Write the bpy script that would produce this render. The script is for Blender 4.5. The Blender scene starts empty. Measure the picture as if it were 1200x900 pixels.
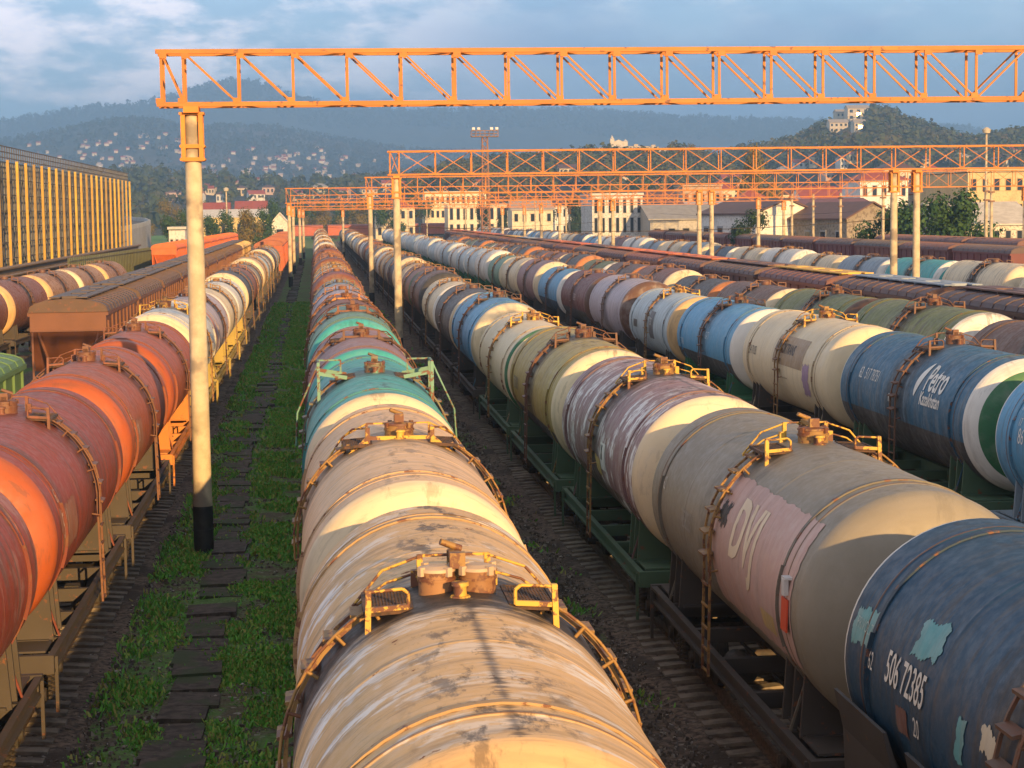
import bpy, bmesh, math, random
import numpy as np
from mathutils import Vector, Matrix
from math import sin, cos, tan, pi, radians, sqrt, atan2, exp
rnd = random.Random(7)
S = bpy.context.scene
COL = S.collection
# ------------------------------------------------------------------ camera
CAMH = 7.67
FPX = 2250.0
def cam_axes():
    p = radians(5.13); yaw = math.atan(228.4 / 2250 * cos(p)); ro = radians(.75)
    F = Vector((sin(yaw) * cos(p), cos(yaw) * cos(p), -sin(p)))
    R0 = Vector((cos(yaw), -sin(yaw), 0)); U0 = R0.cross(F)
    return F, R0 * cos(ro) - U0 * sin(ro), U0 * cos(ro) + R0 * sin(ro)
CF, CR, CU = cam_axes()
cam = bpy.data.cameras.new('camera'); co = bpy.data.objects.new('camera', cam); COL.objects.link(co)
co.matrix_world = Matrix(((CR.x, CU.x, -CF.x, 0), (CR.y, CU.y, -CF.y, 0), (CR.z, CU.z, -CF.z, CAMH), (0, 0, 0, 1)))
cam.sensor_width = 36; cam.lens = FPX / 1200 * 36; cam.clip_start = .1; cam.clip_end = 30000
S.camera = co
def ray(u, v): return CF + CR * ((u - 600) / FPX) + CU * ((450 - v) / FPX)
def project(p):
    d = Vector(p) - Vector((0, 0, CAMH)); f = d.dot(CF); return 600 + FPX * d.dot(CR) / f, 450 - FPX * d.dot(CU) / f
def at(u, v, Y):
    d = ray(u, v); return Vector((0, 0, CAMH)) + d * (Y / d.y)
# ------------------------------------------------------------------ world, sun, exposure
SUN_EL, SUN_AZ = radians(14), radians(17)        # sun low behind the viewer, a little to the right
w = bpy.data.worlds.new('World'); S.world = w; w.use_nodes = True
def nd(nt, t, **k):
    n = nt.nodes.new(t)
    for a, b in k.items():
        if a == 'i':
            for q, v in b.items(): n.inputs[q].default_value = v
        else: setattr(n, a, b)
    return n
def mathn(nt, op, a, b=None, c=None, clamp=False):
    n = nt.nodes.new('ShaderNodeMath'); n.operation = op; n.use_clamp = clamp
    for i, x in enumerate((a, b, c)):
        if x is None: continue
        if isinstance(x, (int, float)): n.inputs[i].default_value = x
        else: nt.links.new(x, n.inputs[i])
    return n.outputs[0]
def mixc(nt, f, a, b, mode='MIX'):
    n = nt.nodes.new('ShaderNodeMix'); n.data_type = 'RGBA'; n.blend_type = mode
    for s, x in ((n.inputs[0], f), (n.inputs[6], a), (n.inputs[7], b)):
        if isinstance(x, (int, float)): s.default_value = x
        elif isinstance(x, tuple): s.default_value = (*x[:3], 1)
        else: nt.links.new(x, s)
    return n.outputs[2]
def maprange(nt, x, a, b, c=0, d=1, smooth=True):
    n = nt.nodes.new('ShaderNodeMapRange'); n.interpolation_type = 'SMOOTHSTEP' if smooth else 'LINEAR'
    nt.links.new(x, n.inputs[0])
    for i, v in zip((1, 2, 3, 4), (a, b, c, d)): n.inputs[i].default_value = v
    return n.outputs[0]
def noise(nt, vec, scale, detail=3, rough=.55, dim='3D'):
    n = nt.nodes.new('ShaderNodeTexNoise'); n.inputs['Scale'].default_value = scale
    n.inputs['Detail'].default_value = detail; n.inputs['Roughness'].default_value = rough
    if vec is not None: nt.links.new(vec, n.inputs['Vector'])
    return n.outputs['Fac']
SKYLOC = (7.3, .6, .9)
def build_world():
    nt = w.node_tree; nt.nodes.clear(); L = nt.links.new
    sky = nd(nt, 'ShaderNodeTexSky', sky_type='NISHITA', sun_disc=False, sun_elevation=SUN_EL, sun_rotation=pi - SUN_AZ, altitude=0, air_density=1.0, dust_density=.4, ozone_density=2.5)
    tc = nd(nt, 'ShaderNodeTexCoord')
    mp = nd(nt, 'ShaderNodeMapping'); mp.inputs['Scale'].default_value = (1, 1, 2.6); mp.inputs['Location'].default_value = SKYLOC; L(tc.outputs['Generated'], mp.inputs['Vector'])
    sp = nd(nt, 'ShaderNodeSeparateXYZ'); L(tc.outputs['Generated'], sp.inputs[0])
    v = mp.outputs[0]
    n1 = noise(nt, v, 7.5, 7, .58); n2 = noise(nt, v, 19, 6, .6); n3 = noise(nt, v, 2.2, 4, .5)
    az = mathn(nt, 'ARCTAN2', sp.outputs[0], sp.outputs[1])
    base = mixc(nt, .75, sky.outputs[0], (3.3, 4.8, 6.7))
    # heavy blue-grey rain cloud on the right and behind the mountains
    dark = mathn(nt, 'MULTIPLY', maprange(nt, n1, .36, .66), maprange(nt, az, -.10, .10, .25, 1))
    low = maprange(nt, sp.outputs[2], .115, .02)
    dark = mathn(nt, 'MAXIMUM', mathn(nt, 'MULTIPLY', dark, .8), mathn(nt, 'MULTIPLY', low, maprange(nt, az, -.16, .02, .1, .9)))
    c = mixc(nt, dark, base, (1.3, 2.45, 4.4))
    # lit cumulus edges, pinkish, mostly left
    pm = mathn(nt, 'ADD', mathn(nt, 'MULTIPLY', n1, .55), mathn(nt, 'MULTIPLY', n2, .45))
    pk = mathn(nt, 'MULTIPLY', maprange(nt, pm, .44, .56), maprange(nt, az, .14, -.04, .08, 1))
    c = mixc(nt, mathn(nt, 'MULTIPLY', pk, .95), c, (11.5, 10.2, 10.6))
    hi = mathn(nt, 'MULTIPLY', maprange(nt, n2, .5, .68), maprange(nt, sp.outputs[2], .088, .12))
    c = mixc(nt, mathn(nt, 'MULTIPLY', hi, .8), c, (8.5, 8.4, 8.4))
    c = mixc(nt, mathn(nt, 'MULTIPLY', maprange(nt, sp.outputs[2], .2, .5), maprange(nt, n3, .25, .6, .7, 1)), c, (2.35, 2.25, 2.35))     # out-of-view cloud added overhead, dim and neutral, to cut blue fill light
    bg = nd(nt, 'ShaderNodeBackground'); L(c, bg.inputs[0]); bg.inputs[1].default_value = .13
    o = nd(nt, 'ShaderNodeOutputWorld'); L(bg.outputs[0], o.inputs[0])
build_world()
sl = bpy.data.lights.new('sun', 'SUN'); sl.energy = 5; sl.angle = radians(.5); sl.color = (1, .60, .22)
so = bpy.data.objects.new('sun', sl); COL.objects.link(so)
SUND = Vector((sin(SUN_AZ) * cos(SUN_EL), -cos(SUN_AZ) * cos(SUN_EL), sin(SUN_EL)))
so.rotation_euler = SUND.to_track_quat('Z', 'Y').to_euler(); so.location = (10, -30, 40)
S.view_settings.view_transform = 'Standard'; S.view_settings.look = 'None'
S.view_settings.exposure = .71; S.view_settings.gamma = 1
S.render.engine = 'CYCLES'; S.cycles.use_denoising = True
S.cycles.max_bounces = 5; S.cycles.diffuse_bounces = 3; S.cycles.glossy_bounces = 2; S.cycles.volume_bounces = 2
S.cycles.transparent_max_bounces = 6
def nz(x, y, s=0):
    return (sin(x * 1.3 + s) * cos(y * 1.1 - s * .7) + .5 * sin(x * 2.9 - y * 2.3 + s * 2) + .27 * sin(x * 6.1 + y * 5.3 + s) + .14 * sin(x * 13.7 - y * 11 + s * 3)) / 1.9
# ------------------------------------------------------------------ mesh builder
class MB:
    def __init__(s): s.v = []; s.f = []; s.m = []; s.sm = []
    def add(s, vs, fs, m=0, sm=False):
        b = len(s.v); s.v += [tuple(x) for x in vs]
        for f in fs: s.f.append([i + b for i in f]); s.m.append(m); s.sm.append(sm)
    def box(s, c, d, m=0, rz=0, rx=0, ry=0):
        h = [x / 2 for x in d]; vs = [Vector((sx * h[0], sy * h[1], sz * h[2])) for sx in (-1, 1) for sy in (-1, 1) for sz in (-1, 1)]
        if rz or rx or ry:
            M = Matrix.Rotation(rz, 3, 'Z') @ Matrix.Rotation(ry, 3, 'Y') @ Matrix.Rotation(rx, 3, 'X'); vs = [M @ v for v in vs]
        s.add([v + Vector(c) for v in vs], [(0, 1, 3, 2), (4, 6, 7, 5), (0, 4, 5, 1), (2, 3, 7, 6), (0, 2, 6, 4), (1, 5, 7, 3)], m)
    def bar(s, a, b, t, m=0, t2=None):
        a = Vector(a); b = Vector(b); d = b - a
        if d.length < 1e-6: return
        d.normalize(); up = Vector((0, 0, 1)) if abs(d.z) < .95 else Vector((0, 1, 0))
        x = d.cross(up).normalized() * t / 2; y = x.cross(d).normalized() * (t2 or t) / 2
        s.add([a - x - y, a + x - y, a + x + y, a - x + y, b - x - y, b + x - y, b + x + y, b - x + y],
              [(3, 2, 1, 0), (4, 5, 6, 7), (0, 1, 5, 4), (1, 2, 6, 5), (2, 3, 7, 6), (3, 0, 4, 7)], m)
    def cyl(s, a, b, r0, r1=None, n=12, m=0, cap=True):
        r1 = r0 if r1 is None else r1
        a = Vector(a); b = Vector(b); d = (b - a).normalized(); up = Vector((0, 0, 1)) if abs(d.z) < .95 else Vector((0, 1, 0))
        x = d.cross(up).normalized(); y = x.cross(d).normalized(); vs = []
        for p, r in ((a, r0), (b, r1)):
            for i in range(n): t = 2 * pi * i / n; vs.append(p + (x * cos(t) + y * sin(t)) * r)
        s.add(vs, [(i, (i + 1) % n, n + (i + 1) % n, n + i) for i in range(n)], m, True)
        if cap: s.add(vs[:n], [tuple(range(n))[::-1]], m); s.add(vs[n:], [tuple(range(n))], m)
    def tube(s, pts, r, n=6, m=0):
        for a, b in zip(pts, pts[1:]): s.cyl(a, b, r, r, n, m, True)
    def lathe_y(s, prof, z0, n=56, m=0, x0=0):
        vs = []
        for (y, r) in prof:
            for i in range(n): t = 2 * pi * i / n; vs.append((x0 + r * sin(t), y, z0 + r * cos(t)))
        fs = []
        for k in range(len(prof) - 1):
            for i in range(n): j = (i + 1) % n; fs.append((k * n + i, k * n + j, (k + 1) * n + j, (k + 1) * n + i))
        s.add(vs, fs, m, True)
    def prism(s, poly, axis, a, b, m=0):
        def P(u, v, t): return (u, t, v) if axis == 'y' else ((t, u, v) if axis == 'x' else (u, v, t))
        n = len(poly); vs = [P(u, v, a) for u, v in poly] + [P(u, v, b) for u, v in poly]
        s.add(vs, [tuple(range(n)), tuple(range(2 * n - 1, n - 1, -1))] + [(i, n + i, n + (i + 1) % n, (i + 1) % n) for i in range(n)], m)
    def mesh(s, name, mats=(), fixn=True):
        me = bpy.data.meshes.new(name); me.from_pydata(s.v, [], s.f)
        me.polygons.foreach_set('material_index', s.m); me.polygons.foreach_set('use_smooth', s.sm)
        for x in mats: me.materials.append(x)
        if fixn:
            bm = bmesh.new(); bm.from_mesh(me); bmesh.ops.recalc_face_normals(bm, faces=bm.faces); bm.to_mesh(me); bm.free()
        me.update(); return me
def np_quads(name, V, mat, smooth=False):     # V: (n,4,3)
    n = len(V); me = bpy.data.meshes.new(name)
    me.vertices.add(n * 4); me.loops.add(n * 4); me.polygons.add(n)
    me.vertices.foreach_set('co', V.reshape(-1).astype('f')); me.loops.foreach_set('vertex_index', np.arange(n * 4, dtype='i'))
    me.polygons.foreach_set('loop_start', np.arange(0, n * 4, 4, dtype='i'))
    me.update(calc_edges=True); me.materials.append(mat); return me
def obj(name, me, parent=None, loc=(0, 0, 0), rz=0, props=None):
    o = bpy.data.objects.new(name, me); COL.objects.link(o); o.location = loc; o.rotation_euler.z = rz
    if parent: o.parent = parent
    if props:
        for k, v in props.items(): o[k] = v
    return o
def empty(name, loc, rz=0):
    o = bpy.data.objects.new(name, None); COL.objects.link(o); o.location = loc; o.rotation_euler.z = rz; o.empty_display_size = .3; return o
def tag(o, label, cat, group=None):
    o['label'] = label; o['category'] = cat
    if group: o['group'] = group
    return o
def struct(o, kind='structure'): o['kind'] = kind; return o
ORD = 'first second third fourth fifth sixth seventh eighth ninth tenth eleventh twelfth thirteenth fourteenth fifteenth sixteenth seventeenth eighteenth nineteenth twentieth'.split()
def ordn(i):
    i += 1
    if i <= 20: return ORD[i - 1]
    t = {2: 'twenty', 3: 'thirty', 4: 'forty'}[i // 10]
    return t[:-1] + 'ieth' if i % 10 == 0 else t + '-' + ORD[i % 10 - 1]
# ------------------------------------------------------------------ materials
def newmat(name):
    m = bpy.data.materials.new(name); m.use_nodes = True; nt = m.node_tree; nt.nodes.clear()
    o = nt.nodes.new('ShaderNodeOutputMaterial'); b = nt.nodes.new('ShaderNodeBsdfPrincipled'); nt.links.new(b.outputs[0], o.inputs[0]); return m, nt, b
def attr(nt, nm, vec=False):
    n = nt.nodes.new('ShaderNodeAttribute'); n.attribute_type = 'OBJECT'; n.attribute_name = nm
    return n.outputs['Color'] if vec else n.outputs['Fac']
def bump(nt, b, h, strength=.3, dist=.02):
    n = nt.nodes.new('ShaderNodeBump'); n.inputs['Strength'].default_value = strength; n.inputs['Distance'].default_value = dist
    nt.links.new(h, n.inputs['Height']); nt.links.new(n.outputs[0], b.inputs['Normal'])
def combine(nt, x, y, z):
    n = nt.nodes.new('ShaderNodeCombineXYZ')
    for i, q in enumerate((x, y, z)):
        if isinstance(q, (int, float)): n.inputs[i].default_value = q
        else: nt.links.new(q, n.inputs[i])
    return n.outputs[0]
def mat_tank():
    m, nt, b = newmat('tank paint'); L = nt.links.new
    tc = nt.nodes.new('ShaderNodeTexCoord'); sp = nt.nodes.new('ShaderNodeSeparateXYZ'); L(tc.outputs['Object'], sp.inputs[0])
    x, y, z = sp.outputs; zc = mathn(nt, 'SUBTRACT', z, 2.8); seed = mathn(nt, 'MULTIPLY', attr(nt, 'seed'), 41.3)
    ang = mathn(nt, 'ARCTAN2', x, zc); rad = mathn(nt, 'SQRT', mathn(nt, 'ADD', mathn(nt, 'MULTIPLY', x, x), mathn(nt, 'MULTIPLY', zc, zc)))
    aa = mathn(nt, 'ABSOLUTE', ang)
    ys = mathn(nt, 'ADD', y, seed); pos = combine(nt, x, ys, z)
    v_str = combine(nt, mathn(nt, 'MULTIPLY', ang, .8), mathn(nt, 'MULTIPLY', ys, 4.5), seed)
    v_str2 = combine(nt, mathn(nt, 'MULTIPLY', ang, 1.2), mathn(nt, 'MULTIPLY', ys, 2.2), seed)
    st1 = noise(nt, v_str, 1.0, 5, .6); st2 = noise(nt, v_str2, 1.6, 6, .62)
    blotch = noise(nt, pos, .55, 3); spk = noise(nt, pos, 7, 5, .65); fine = noise(nt, pos, 28, 3)
    # paint and second paint (lower skirt or centre disc of an end cap)
    wob = mathn(nt, 'MULTIPLY', mathn(nt, 'SUBTRACT', spk, .5), .05)
    m2 = mathn(nt, 'MAXIMUM', mathn(nt, 'LESS_THAN', mathn(nt, 'ADD', z, wob), attr(nt, 'low')), mathn(nt, 'LESS_THAN', rad, attr(nt, 'ring')))
    c = mixc(nt, m2, attr(nt, 'paint', 1), attr(nt, 'paint2', 1))
    faded = mixc(nt, .45, c, (.5, .46, .42))
    c = mixc(nt, mathn(nt, 'MULTIPLY', maprange(nt, st2, .42, .72), attr(nt, 'fade')), c, faded)
    c = mixc(nt, maprange(nt, blotch, .35, .7, 0, .28), c, mixc(nt, 1, c, (.62, .6, .6), 'MULTIPLY'))
    # pale wash running round the barrel
    c = mixc(nt, mathn(nt, 'MULTIPLY', mathn(nt, 'MULTIPLY', maprange(nt, noise(nt, combine(nt, mathn(nt, 'MULTIPLY', ang, 1.1), mathn(nt, 'MULTIPLY', ys, 1.3), seed), 1.5, 4, .6), .50, .57), maprange(nt, noise(nt, combine(nt, mathn(nt, 'MULTIPLY', ang, 3.2), mathn(nt, 'MULTIPLY', ys, 5), seed), 1.6, 6, .65), .40, .52)), mathn(nt, 'MULTIPLY', attr(nt, 'wash'), maprange(nt, aa, .2, .9, .45, 1))), c, (.80, .80, .80))
    # grime streaks, more on the flanks
    gr = mathn(nt, 'MULTIPLY', mathn(nt, 'MAXIMUM', maprange(nt, st1, .46, .74), mathn(nt, 'MULTIPLY', maprange(nt, noise(nt, v_str, 3.1, 6, .7), .54, .64), .65)), attr(nt, 'dirt'))
    c = mixc(nt, gr, c, (.07, .06, .052))
    # loading spill below the hatch: a ragged belt round the middle and splashes along the crown
    yb = mathn(nt, 'ADD', mathn(nt, 'ABSOLUTE', y), mathn(nt, 'MULTIPLY', mathn(nt, 'SUBTRACT', st2, .5), 2.2))
    belt = maprange(nt, yb, 1.2, .5)
    belt = mathn(nt, 'MULTIPLY', belt, maprange(nt, aa, 2.4, 1.0, .5, 1))
    runs = mathn(nt, 'MULTIPLY', maprange(nt, noise(nt, combine(nt, mathn(nt, 'MULTIPLY', ang, .4), mathn(nt, 'MULTIPLY', ys, 9), seed), 1, 4, .6), .5, .64), mathn(nt, 'MULTIPLY', maprange(nt, mathn(nt, 'ABSOLUTE', y), 1.9, .4), maprange(nt, aa, 2.3, .5)))
    belt = mathn(nt, 'MAXIMUM', belt, mathn(nt, 'MULTIPLY', runs, .85))
    crown = mathn(nt, 'MULTIPLY', maprange(nt, aa, .6, .08), maprange(nt, noise(nt, combine(nt, mathn(nt, 'MULTIPLY', ang, 3), mathn(nt, 'MULTIPLY', ys, .9), seed), 2.0, 5, .7), .51, .63))
    crown = mathn(nt, 'MULTIPLY', crown, .8)
    c = mixc(nt, mathn(nt, 'MULTIPLY', mathn(nt, 'MAXIMUM', belt, crown), attr(nt, 'stain')), c, (.035, .03, .027))
    line = maprange(nt, mathn(nt, 'ADD', mathn(nt, 'ABSOLUTE', mathn(nt, 'ADD', ang, -.03)), mathn(nt, 'MULTIPLY', mathn(nt, 'SUBTRACT', noise(nt, combine(nt, mathn(nt, 'MULTIPLY', ang, .6), mathn(nt, 'MULTIPLY', ys, 16), seed), 1, 4, .7), .5), .22)), .045, .0)
    c = mixc(nt, mathn(nt, 'MULTIPLY', mathn(nt, 'MULTIPLY', line, maprange(nt, y, .2, -.8)), mathn(nt, 'MULTIPLY', attr(nt, 'wash'), .9)), c, (.025, .02, .018))
    # rust
    rn = mathn(nt, 'ADD', mathn(nt, 'MULTIPLY', spk, .5), mathn(nt, 'MULTIPLY', st2, .5))
    rm = mathn(nt, 'SUBTRACT', rn, mathn(nt, 'SUBTRACT', .74, mathn(nt, 'MULTIPLY', attr(nt, 'rust'), .3)))
    rm = maprange(nt, rm, 0, .035)
    c = mixc(nt, rm, c, mixc(nt, fine, (.10, .035, .018), (.24, .085, .035)))
    seam = mathn(nt, 'MULTIPLY', maprange(nt, rad, 1.504, 1.509), attr(nt, 'seam'))
    c = mixc(nt, mathn(nt, 'MULTIPLY', seam, .75), c, (.13, .06, .03))
    L(c, b.inputs['Base Color'])
    L(mathn(nt, 'ADD', maprange(nt, spk, .3, .7, .45, .68), mathn(nt, 'MULTIPLY', rm, .25)), b.inputs['Roughness'])
    h = mathn(nt, 'ADD', mathn(nt, 'MULTIPLY', fine, .12), mathn(nt, 'ADD', mathn(nt, 'MULTIPLY', blotch, 1.6), mathn(nt, 'MULTIPLY', spk, .12)))
    b.inputs['Specular IOR Level'].default_value = .35; bump(nt, b, h, .32, .03); return m
def mat_metal(name='weathered paint', rough=.6):
    m, nt, b = newmat(name); L = nt.links.new
    tc = nt.nodes.new('ShaderNodeTexCoord'); v = nt.nodes.new('ShaderNodeVectorMath'); v.operation = 'ADD'
    L(tc.outputs['Object'], v.inputs[0]); oi = nt.nodes.new('ShaderNodeObjectInfo'); L(combine(nt, mathn(nt, 'MULTIPLY', oi.outputs['Random'], 50), 0, 0), v.inputs[1])
    n1 = noise(nt, v.outputs[0], 5, 6, .65); n2 = noise(nt, v.outputs[0], 1.1, 3)
    c = mixc(nt, maprange(nt, n2, .3, .7, 0, .45), attr(nt, 'paint', 1), mixc(nt, 1, attr(nt, 'paint', 1), (.55, .5, .45), 'MULTIPLY'))
    r = mathn(nt, 'SUBTRACT', n1, mathn(nt, 'SUBTRACT', .8, mathn(nt, 'MULTIPLY', attr(nt, 'rust'), .5)))
    rm = maprange(nt, r, 0, .06); c = mixc(nt, rm, c, mixc(nt, n1, (.05, .025, .015), (.2, .07, .03)))
    L(c, b.inputs['Base Color']); b.inputs['Roughness'].default_value = rough; bump(nt, b, n1, .25, .01); return m
def mat_plain(name, c1, c2, scale=2, rough=.85, bs=.4, bd=.02, metal=0, contrast=(.35, .65), c3=None, s3=.2, detail=5):
    m, nt, b = newmat(name); tc = nt.nodes.new('ShaderNodeTexCoord'); n1 = noise(nt, tc.outputs['Object'], scale, detail, .62)
    c = mixc(nt, maprange(nt, n1, *contrast), c1, c2)
    if c3: c = mixc(nt, maprange(nt, noise(nt, tc.outputs['Object'], s3, 4), .5, .62), c, c3)
    nt.links.new(c, b.inputs['Base Color']); b.inputs['Roughness'].default_value = rough; b.inputs['Metallic'].default_value = metal
    bump(nt, b, n1, bs, bd); return m
TANK = mat_tank(); METAL = mat_metal()
GRIME = mat_plain('running gear grime', (.022, .019, .017), (.06, .042, .03), 6, .75)
STEEL = mat_plain('rail steel', (.10, .06, .04), (.2, .13, .09), 8, .5, .2, .005, .5)
SLEEPER = mat_plain('sleeper concrete', (.12, .10, .082), (.24, .20, .16), 3, .9)
CONC = mat_plain('pole concrete', (.40, .33, .22), (.54, .45, .31), 2.2, .85, .3, .01, c3=(.24, .20, .15), s3=.9)
BLACKP = mat_plain('black bitumen paint', (.012, .012, .013), (.03, .028, .027), 4, .6)
GRATE = mat_plain('grating rust', (.03, .02, .016), (.10, .05, .03), 9, .8)
def mat_masonry():
    m, nt, b = newmat('plastered wall'); tc = nt.nodes.new('ShaderNodeTexCoord')
    n1 = noise(nt, tc.outputs['Object'], .5, 5, .6); n2 = noise(nt, tc.outputs['Object'], 3, 4)
    c = attr(nt, 'paint', 1); c = mixc(nt, maprange(nt, n1, .4, .7, 0, .45), c, mixc(nt, 1, c, (.6, .57, .52), 'MULTIPLY'))
    c = mixc(nt, mathn(nt, 'MULTIPLY', maprange(nt, n2, .5, .62), attr(nt, 'rust')), c, (.14, .11, .085))
    nt.links.new(c, b.inputs['Base Color']); b.inputs['Roughness'].default_value = .9; bump(nt, b, n2, .3, .03); return m
WALL = mat_masonry()
def mat_glass():
    m, nt, b = newmat('window glass'); b.inputs['Base Color'].default_value = (.02, .025, .03, 1); b.inputs['Roughness'].default_value = .08; return m
GLASS = mat_glass()
def mat_leaf(name, cols):
    m, nt, b = newmat(name); g = nt.nodes.new('ShaderNodeNewGeometry'); r = nt.nodes.new('ShaderNodeValToRGB')
    e = r.color_ramp.elements; e[0].position = 0; e[0].color = (*cols[0], 1); e[1].position = 1; e[1].color = (*cols[-1], 1)
    for i, c in enumerate(cols[1:-1]): q = e.new((i + 1) / (len(cols) - 1)); q.color = (*c, 1)
    nt.links.new(g.outputs['Random Per Island'], r.inputs[0]); nt.links.new(r.outputs[0], b.inputs['Base Color']); b.inputs['Roughness'].default_value = .7
    b.inputs['Specular IOR Level'].default_value = .2; return m
BARK = mat_plain('bark', (.05, .035, .025), (.11, .08, .06), 6, .9)
def mat_ground():
    m, nt, b = newmat('yard ground'); L = nt.links.new; tc = nt.nodes.new('ShaderNodeTexCoord'); P = tc.outputs['Object']
    sp = nt.nodes.new('ShaderNodeSeparateXYZ'); L(P, sp.inputs[0])
    n1 = noise(nt, P, .35, 5, .6); n2 = noise(nt, P, 11, 6, .7); n3 = noise(nt, P, 1.4, 5, .6)
    vo = nt.nodes.new('ShaderNodeTexVoronoi'); vo.inputs['Scale'].default_value = 13; L(P, vo.inputs['Vector'])
    vs = nt.nodes.new('ShaderNodeSeparateColor'); L(vo.outputs['Color'], vs.inputs[0])
    grav = mixc(nt, vs.outputs[0], (.05, .037, .03), (.21, .155, .12)); grav = mixc(nt, maprange(nt, n3, .45, .65), grav, (.10, .072, .05))
    grav = mixc(nt, mathn(nt, 'GREATER_THAN', vs.outputs[1], .975), grav, (.3, .28, .25))
    grass = mixc(nt, n2, (.045, .13, .02), (.12, .30, .045)); grass = mixc(nt, maprange(nt, n3, .5, .7), grass, (.10, .15, .04))
    # weeds grow on the lane between the left and the centre row, thin elsewhere
    xd = mathn(nt, 'ABSOLUTE', mathn(nt, 'ADD', sp.outputs[0], 1.9))
    lane = maprange(nt, mathn(nt, 'ADD', xd, mathn(nt, 'MULTIPLY', mathn(nt, 'SUBTRACT', n3, .5), 2.6)), 1.9, 1.3)
    lane = mathn(nt, 'MULTIPLY', lane, maprange(nt, n3, .42, .6, .8, .15))
    other = mathn(nt, 'MULTIPLY', maprange(nt, n1, .53, .63), .8)
    far = maprange(nt, sp.outputs[1], 380, 700)
    g = mathn(nt, 'MAXIMUM', mathn(nt, 'MAXIMUM', lane, other), far, clamp=True)
    L(mixc(nt, g, grav, grass), b.inputs['Base Color']); b.inputs['Roughness'].default_value = .95
    bump(nt, b, mathn(nt, 'ADD', n2, mathn(nt, 'MULTIPLY', vo.outputs['Distance'], .8)), .9, .05); return m
# ------------------------------------------------------------------ ground
def ground():
    xs = [-7400, -4000, -1500, -600, -200, -80] + [x * .5 for x in range(-80, 121)] + [100, 200, 600, 1500, 4000, 7400]
    ys = [-120, -40, 0] + [y * .8 for y in range(10, 120)] + [120, 160, 220, 300, 450, 700, 1200, 2500, 4000, 7900]
    r = random.Random(3); V = []
    for yy in ys:
        for xx in xs:
            z = -.30
            if abs(xx) < 60 and 0 < yy < 100:
                z += (r.random() - .5) * .07
                if -3.2 < xx < .0: z += .04
            V.append((xx, yy, z))
    nx = len(xs); F = [(j * nx + i, j * nx + i + 1, (j + 1) * nx + i + 1, (j + 1) * nx + i) for j in range(len(ys) - 1) for i in range(nx - 1)]
    me = bpy.data.meshes.new('ground'); me.from_pydata(V, [], F); me.polygons.foreach_set('use_smooth', [True] * len(F)); me.materials.append(mat_ground())
    struct(obj('ground', me))
ground()
XC, XL, XR1, XR2, XR3, XR4, XR5, XR6 = 1.2, -5.45, 7.1, 15.6, 20.4, 24.9, 39.0, 54.0
XLL1 = -9.9
BALLAST = mat_plain('ballast', (.05, .036, .028), (.21, .15, .11), 9, .95, 1, .06, c3=(.05, .035, .026), s3=.5)
def track(x, y0, y1, sleepers_to):
    t = struct(empty('railway_track', (x, 0, 0)))
    for sx in (-.76, .76):
        b = MB(); b.box((sx, (y0 + y1) / 2, -.02), (.07, y1 - y0, .05)); b.box((sx, (y0 + y1) / 2, -.10), (.025, y1 - y0, .12)); b.box((sx, (y0 + y1) / 2, -.165), (.14, y1 - y0, .022))
        obj('rail', b.mesh('rail', [STEEL]), t)
    b = MB(); r = random.Random(int(x * 10)); y = y0
    while y < sleepers_to:
        if r.random() > .03:
            dx = r.uniform(-.05, .05); hz = r.uniform(-.012, .012)
            b.prism([(-1.35 + dx, -.36), (1.35 + dx, -.36), (1.35 + dx, -.21 + hz), (1.0 + dx, -.18 + hz), (.5, -.185), (0, -.23), (-.5, -.185), (-1.0 + dx, -.18 + hz), (-1.35 + dx, -.21 + hz)], 'y', y - .125 + r.uniform(-.02, .02), y + .125)
        y += .545
    if b.v: s = obj('sleepers', b.mesh('sleepers', [SLEEPER]), t); s['kind'] = 'stuff'
    b = MB(); b.prism([(-2.2, -.36), (2.2, -.36), (1.5, -.245), (-1.5, -.245)], 'y', y0, y1); obj('ballast', b.mesh('ballast', [BALLAST]), t)
for x, a, b_, s in ((XC, 4, 560, 140), (XL, 4, 560, 180), (XR1, 4, 560, 190), (11.4, 8, 560, 120), (XR2, 20, 560, 120), (XR3, 30, 560, 0), (XR4, 40, 560, 0), (29.6, 50, 560, 0), (34.3, 60, 560, 0), (XR5, 60, 560, 0), (XR6, 90, 560, 0), (XLL1, 20, 560, 90)):
    track(x, a, b_, s)
def path():
    r = random.Random(11); b = MB(); y = 22
    while y < 330:
        ln = r.uniform(.9, 1.1) * (1 if y < 120 else 1.6)
        xo = -2.2 if y < 47 else (-2.2 - .5 * min(1, (y - 47) / 12) if y < 70 else -2.6)
        if y > 80: xo = -2.35
        if r.random() > (.12 if 43 < y < 54 else .05):
            b.box((xo + r.uniform(-.08, .08), y, -.245 + r.uniform(-.03, .025)), (r.uniform(.72, .98), ln - r.uniform(.03, .12), .12), 0, r.uniform(-.05, .05), r.uniform(-.03, .03), r.uniform(-.04, .04))
        y += ln
    struct(obj('path', b.mesh('path', [mat_plain('worn slab', (.034, .026, .021), (.095, .075, .06), 5, .9, .7, .03, c3=(.04, .06, .022), s3=1.1)])))
path()
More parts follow.
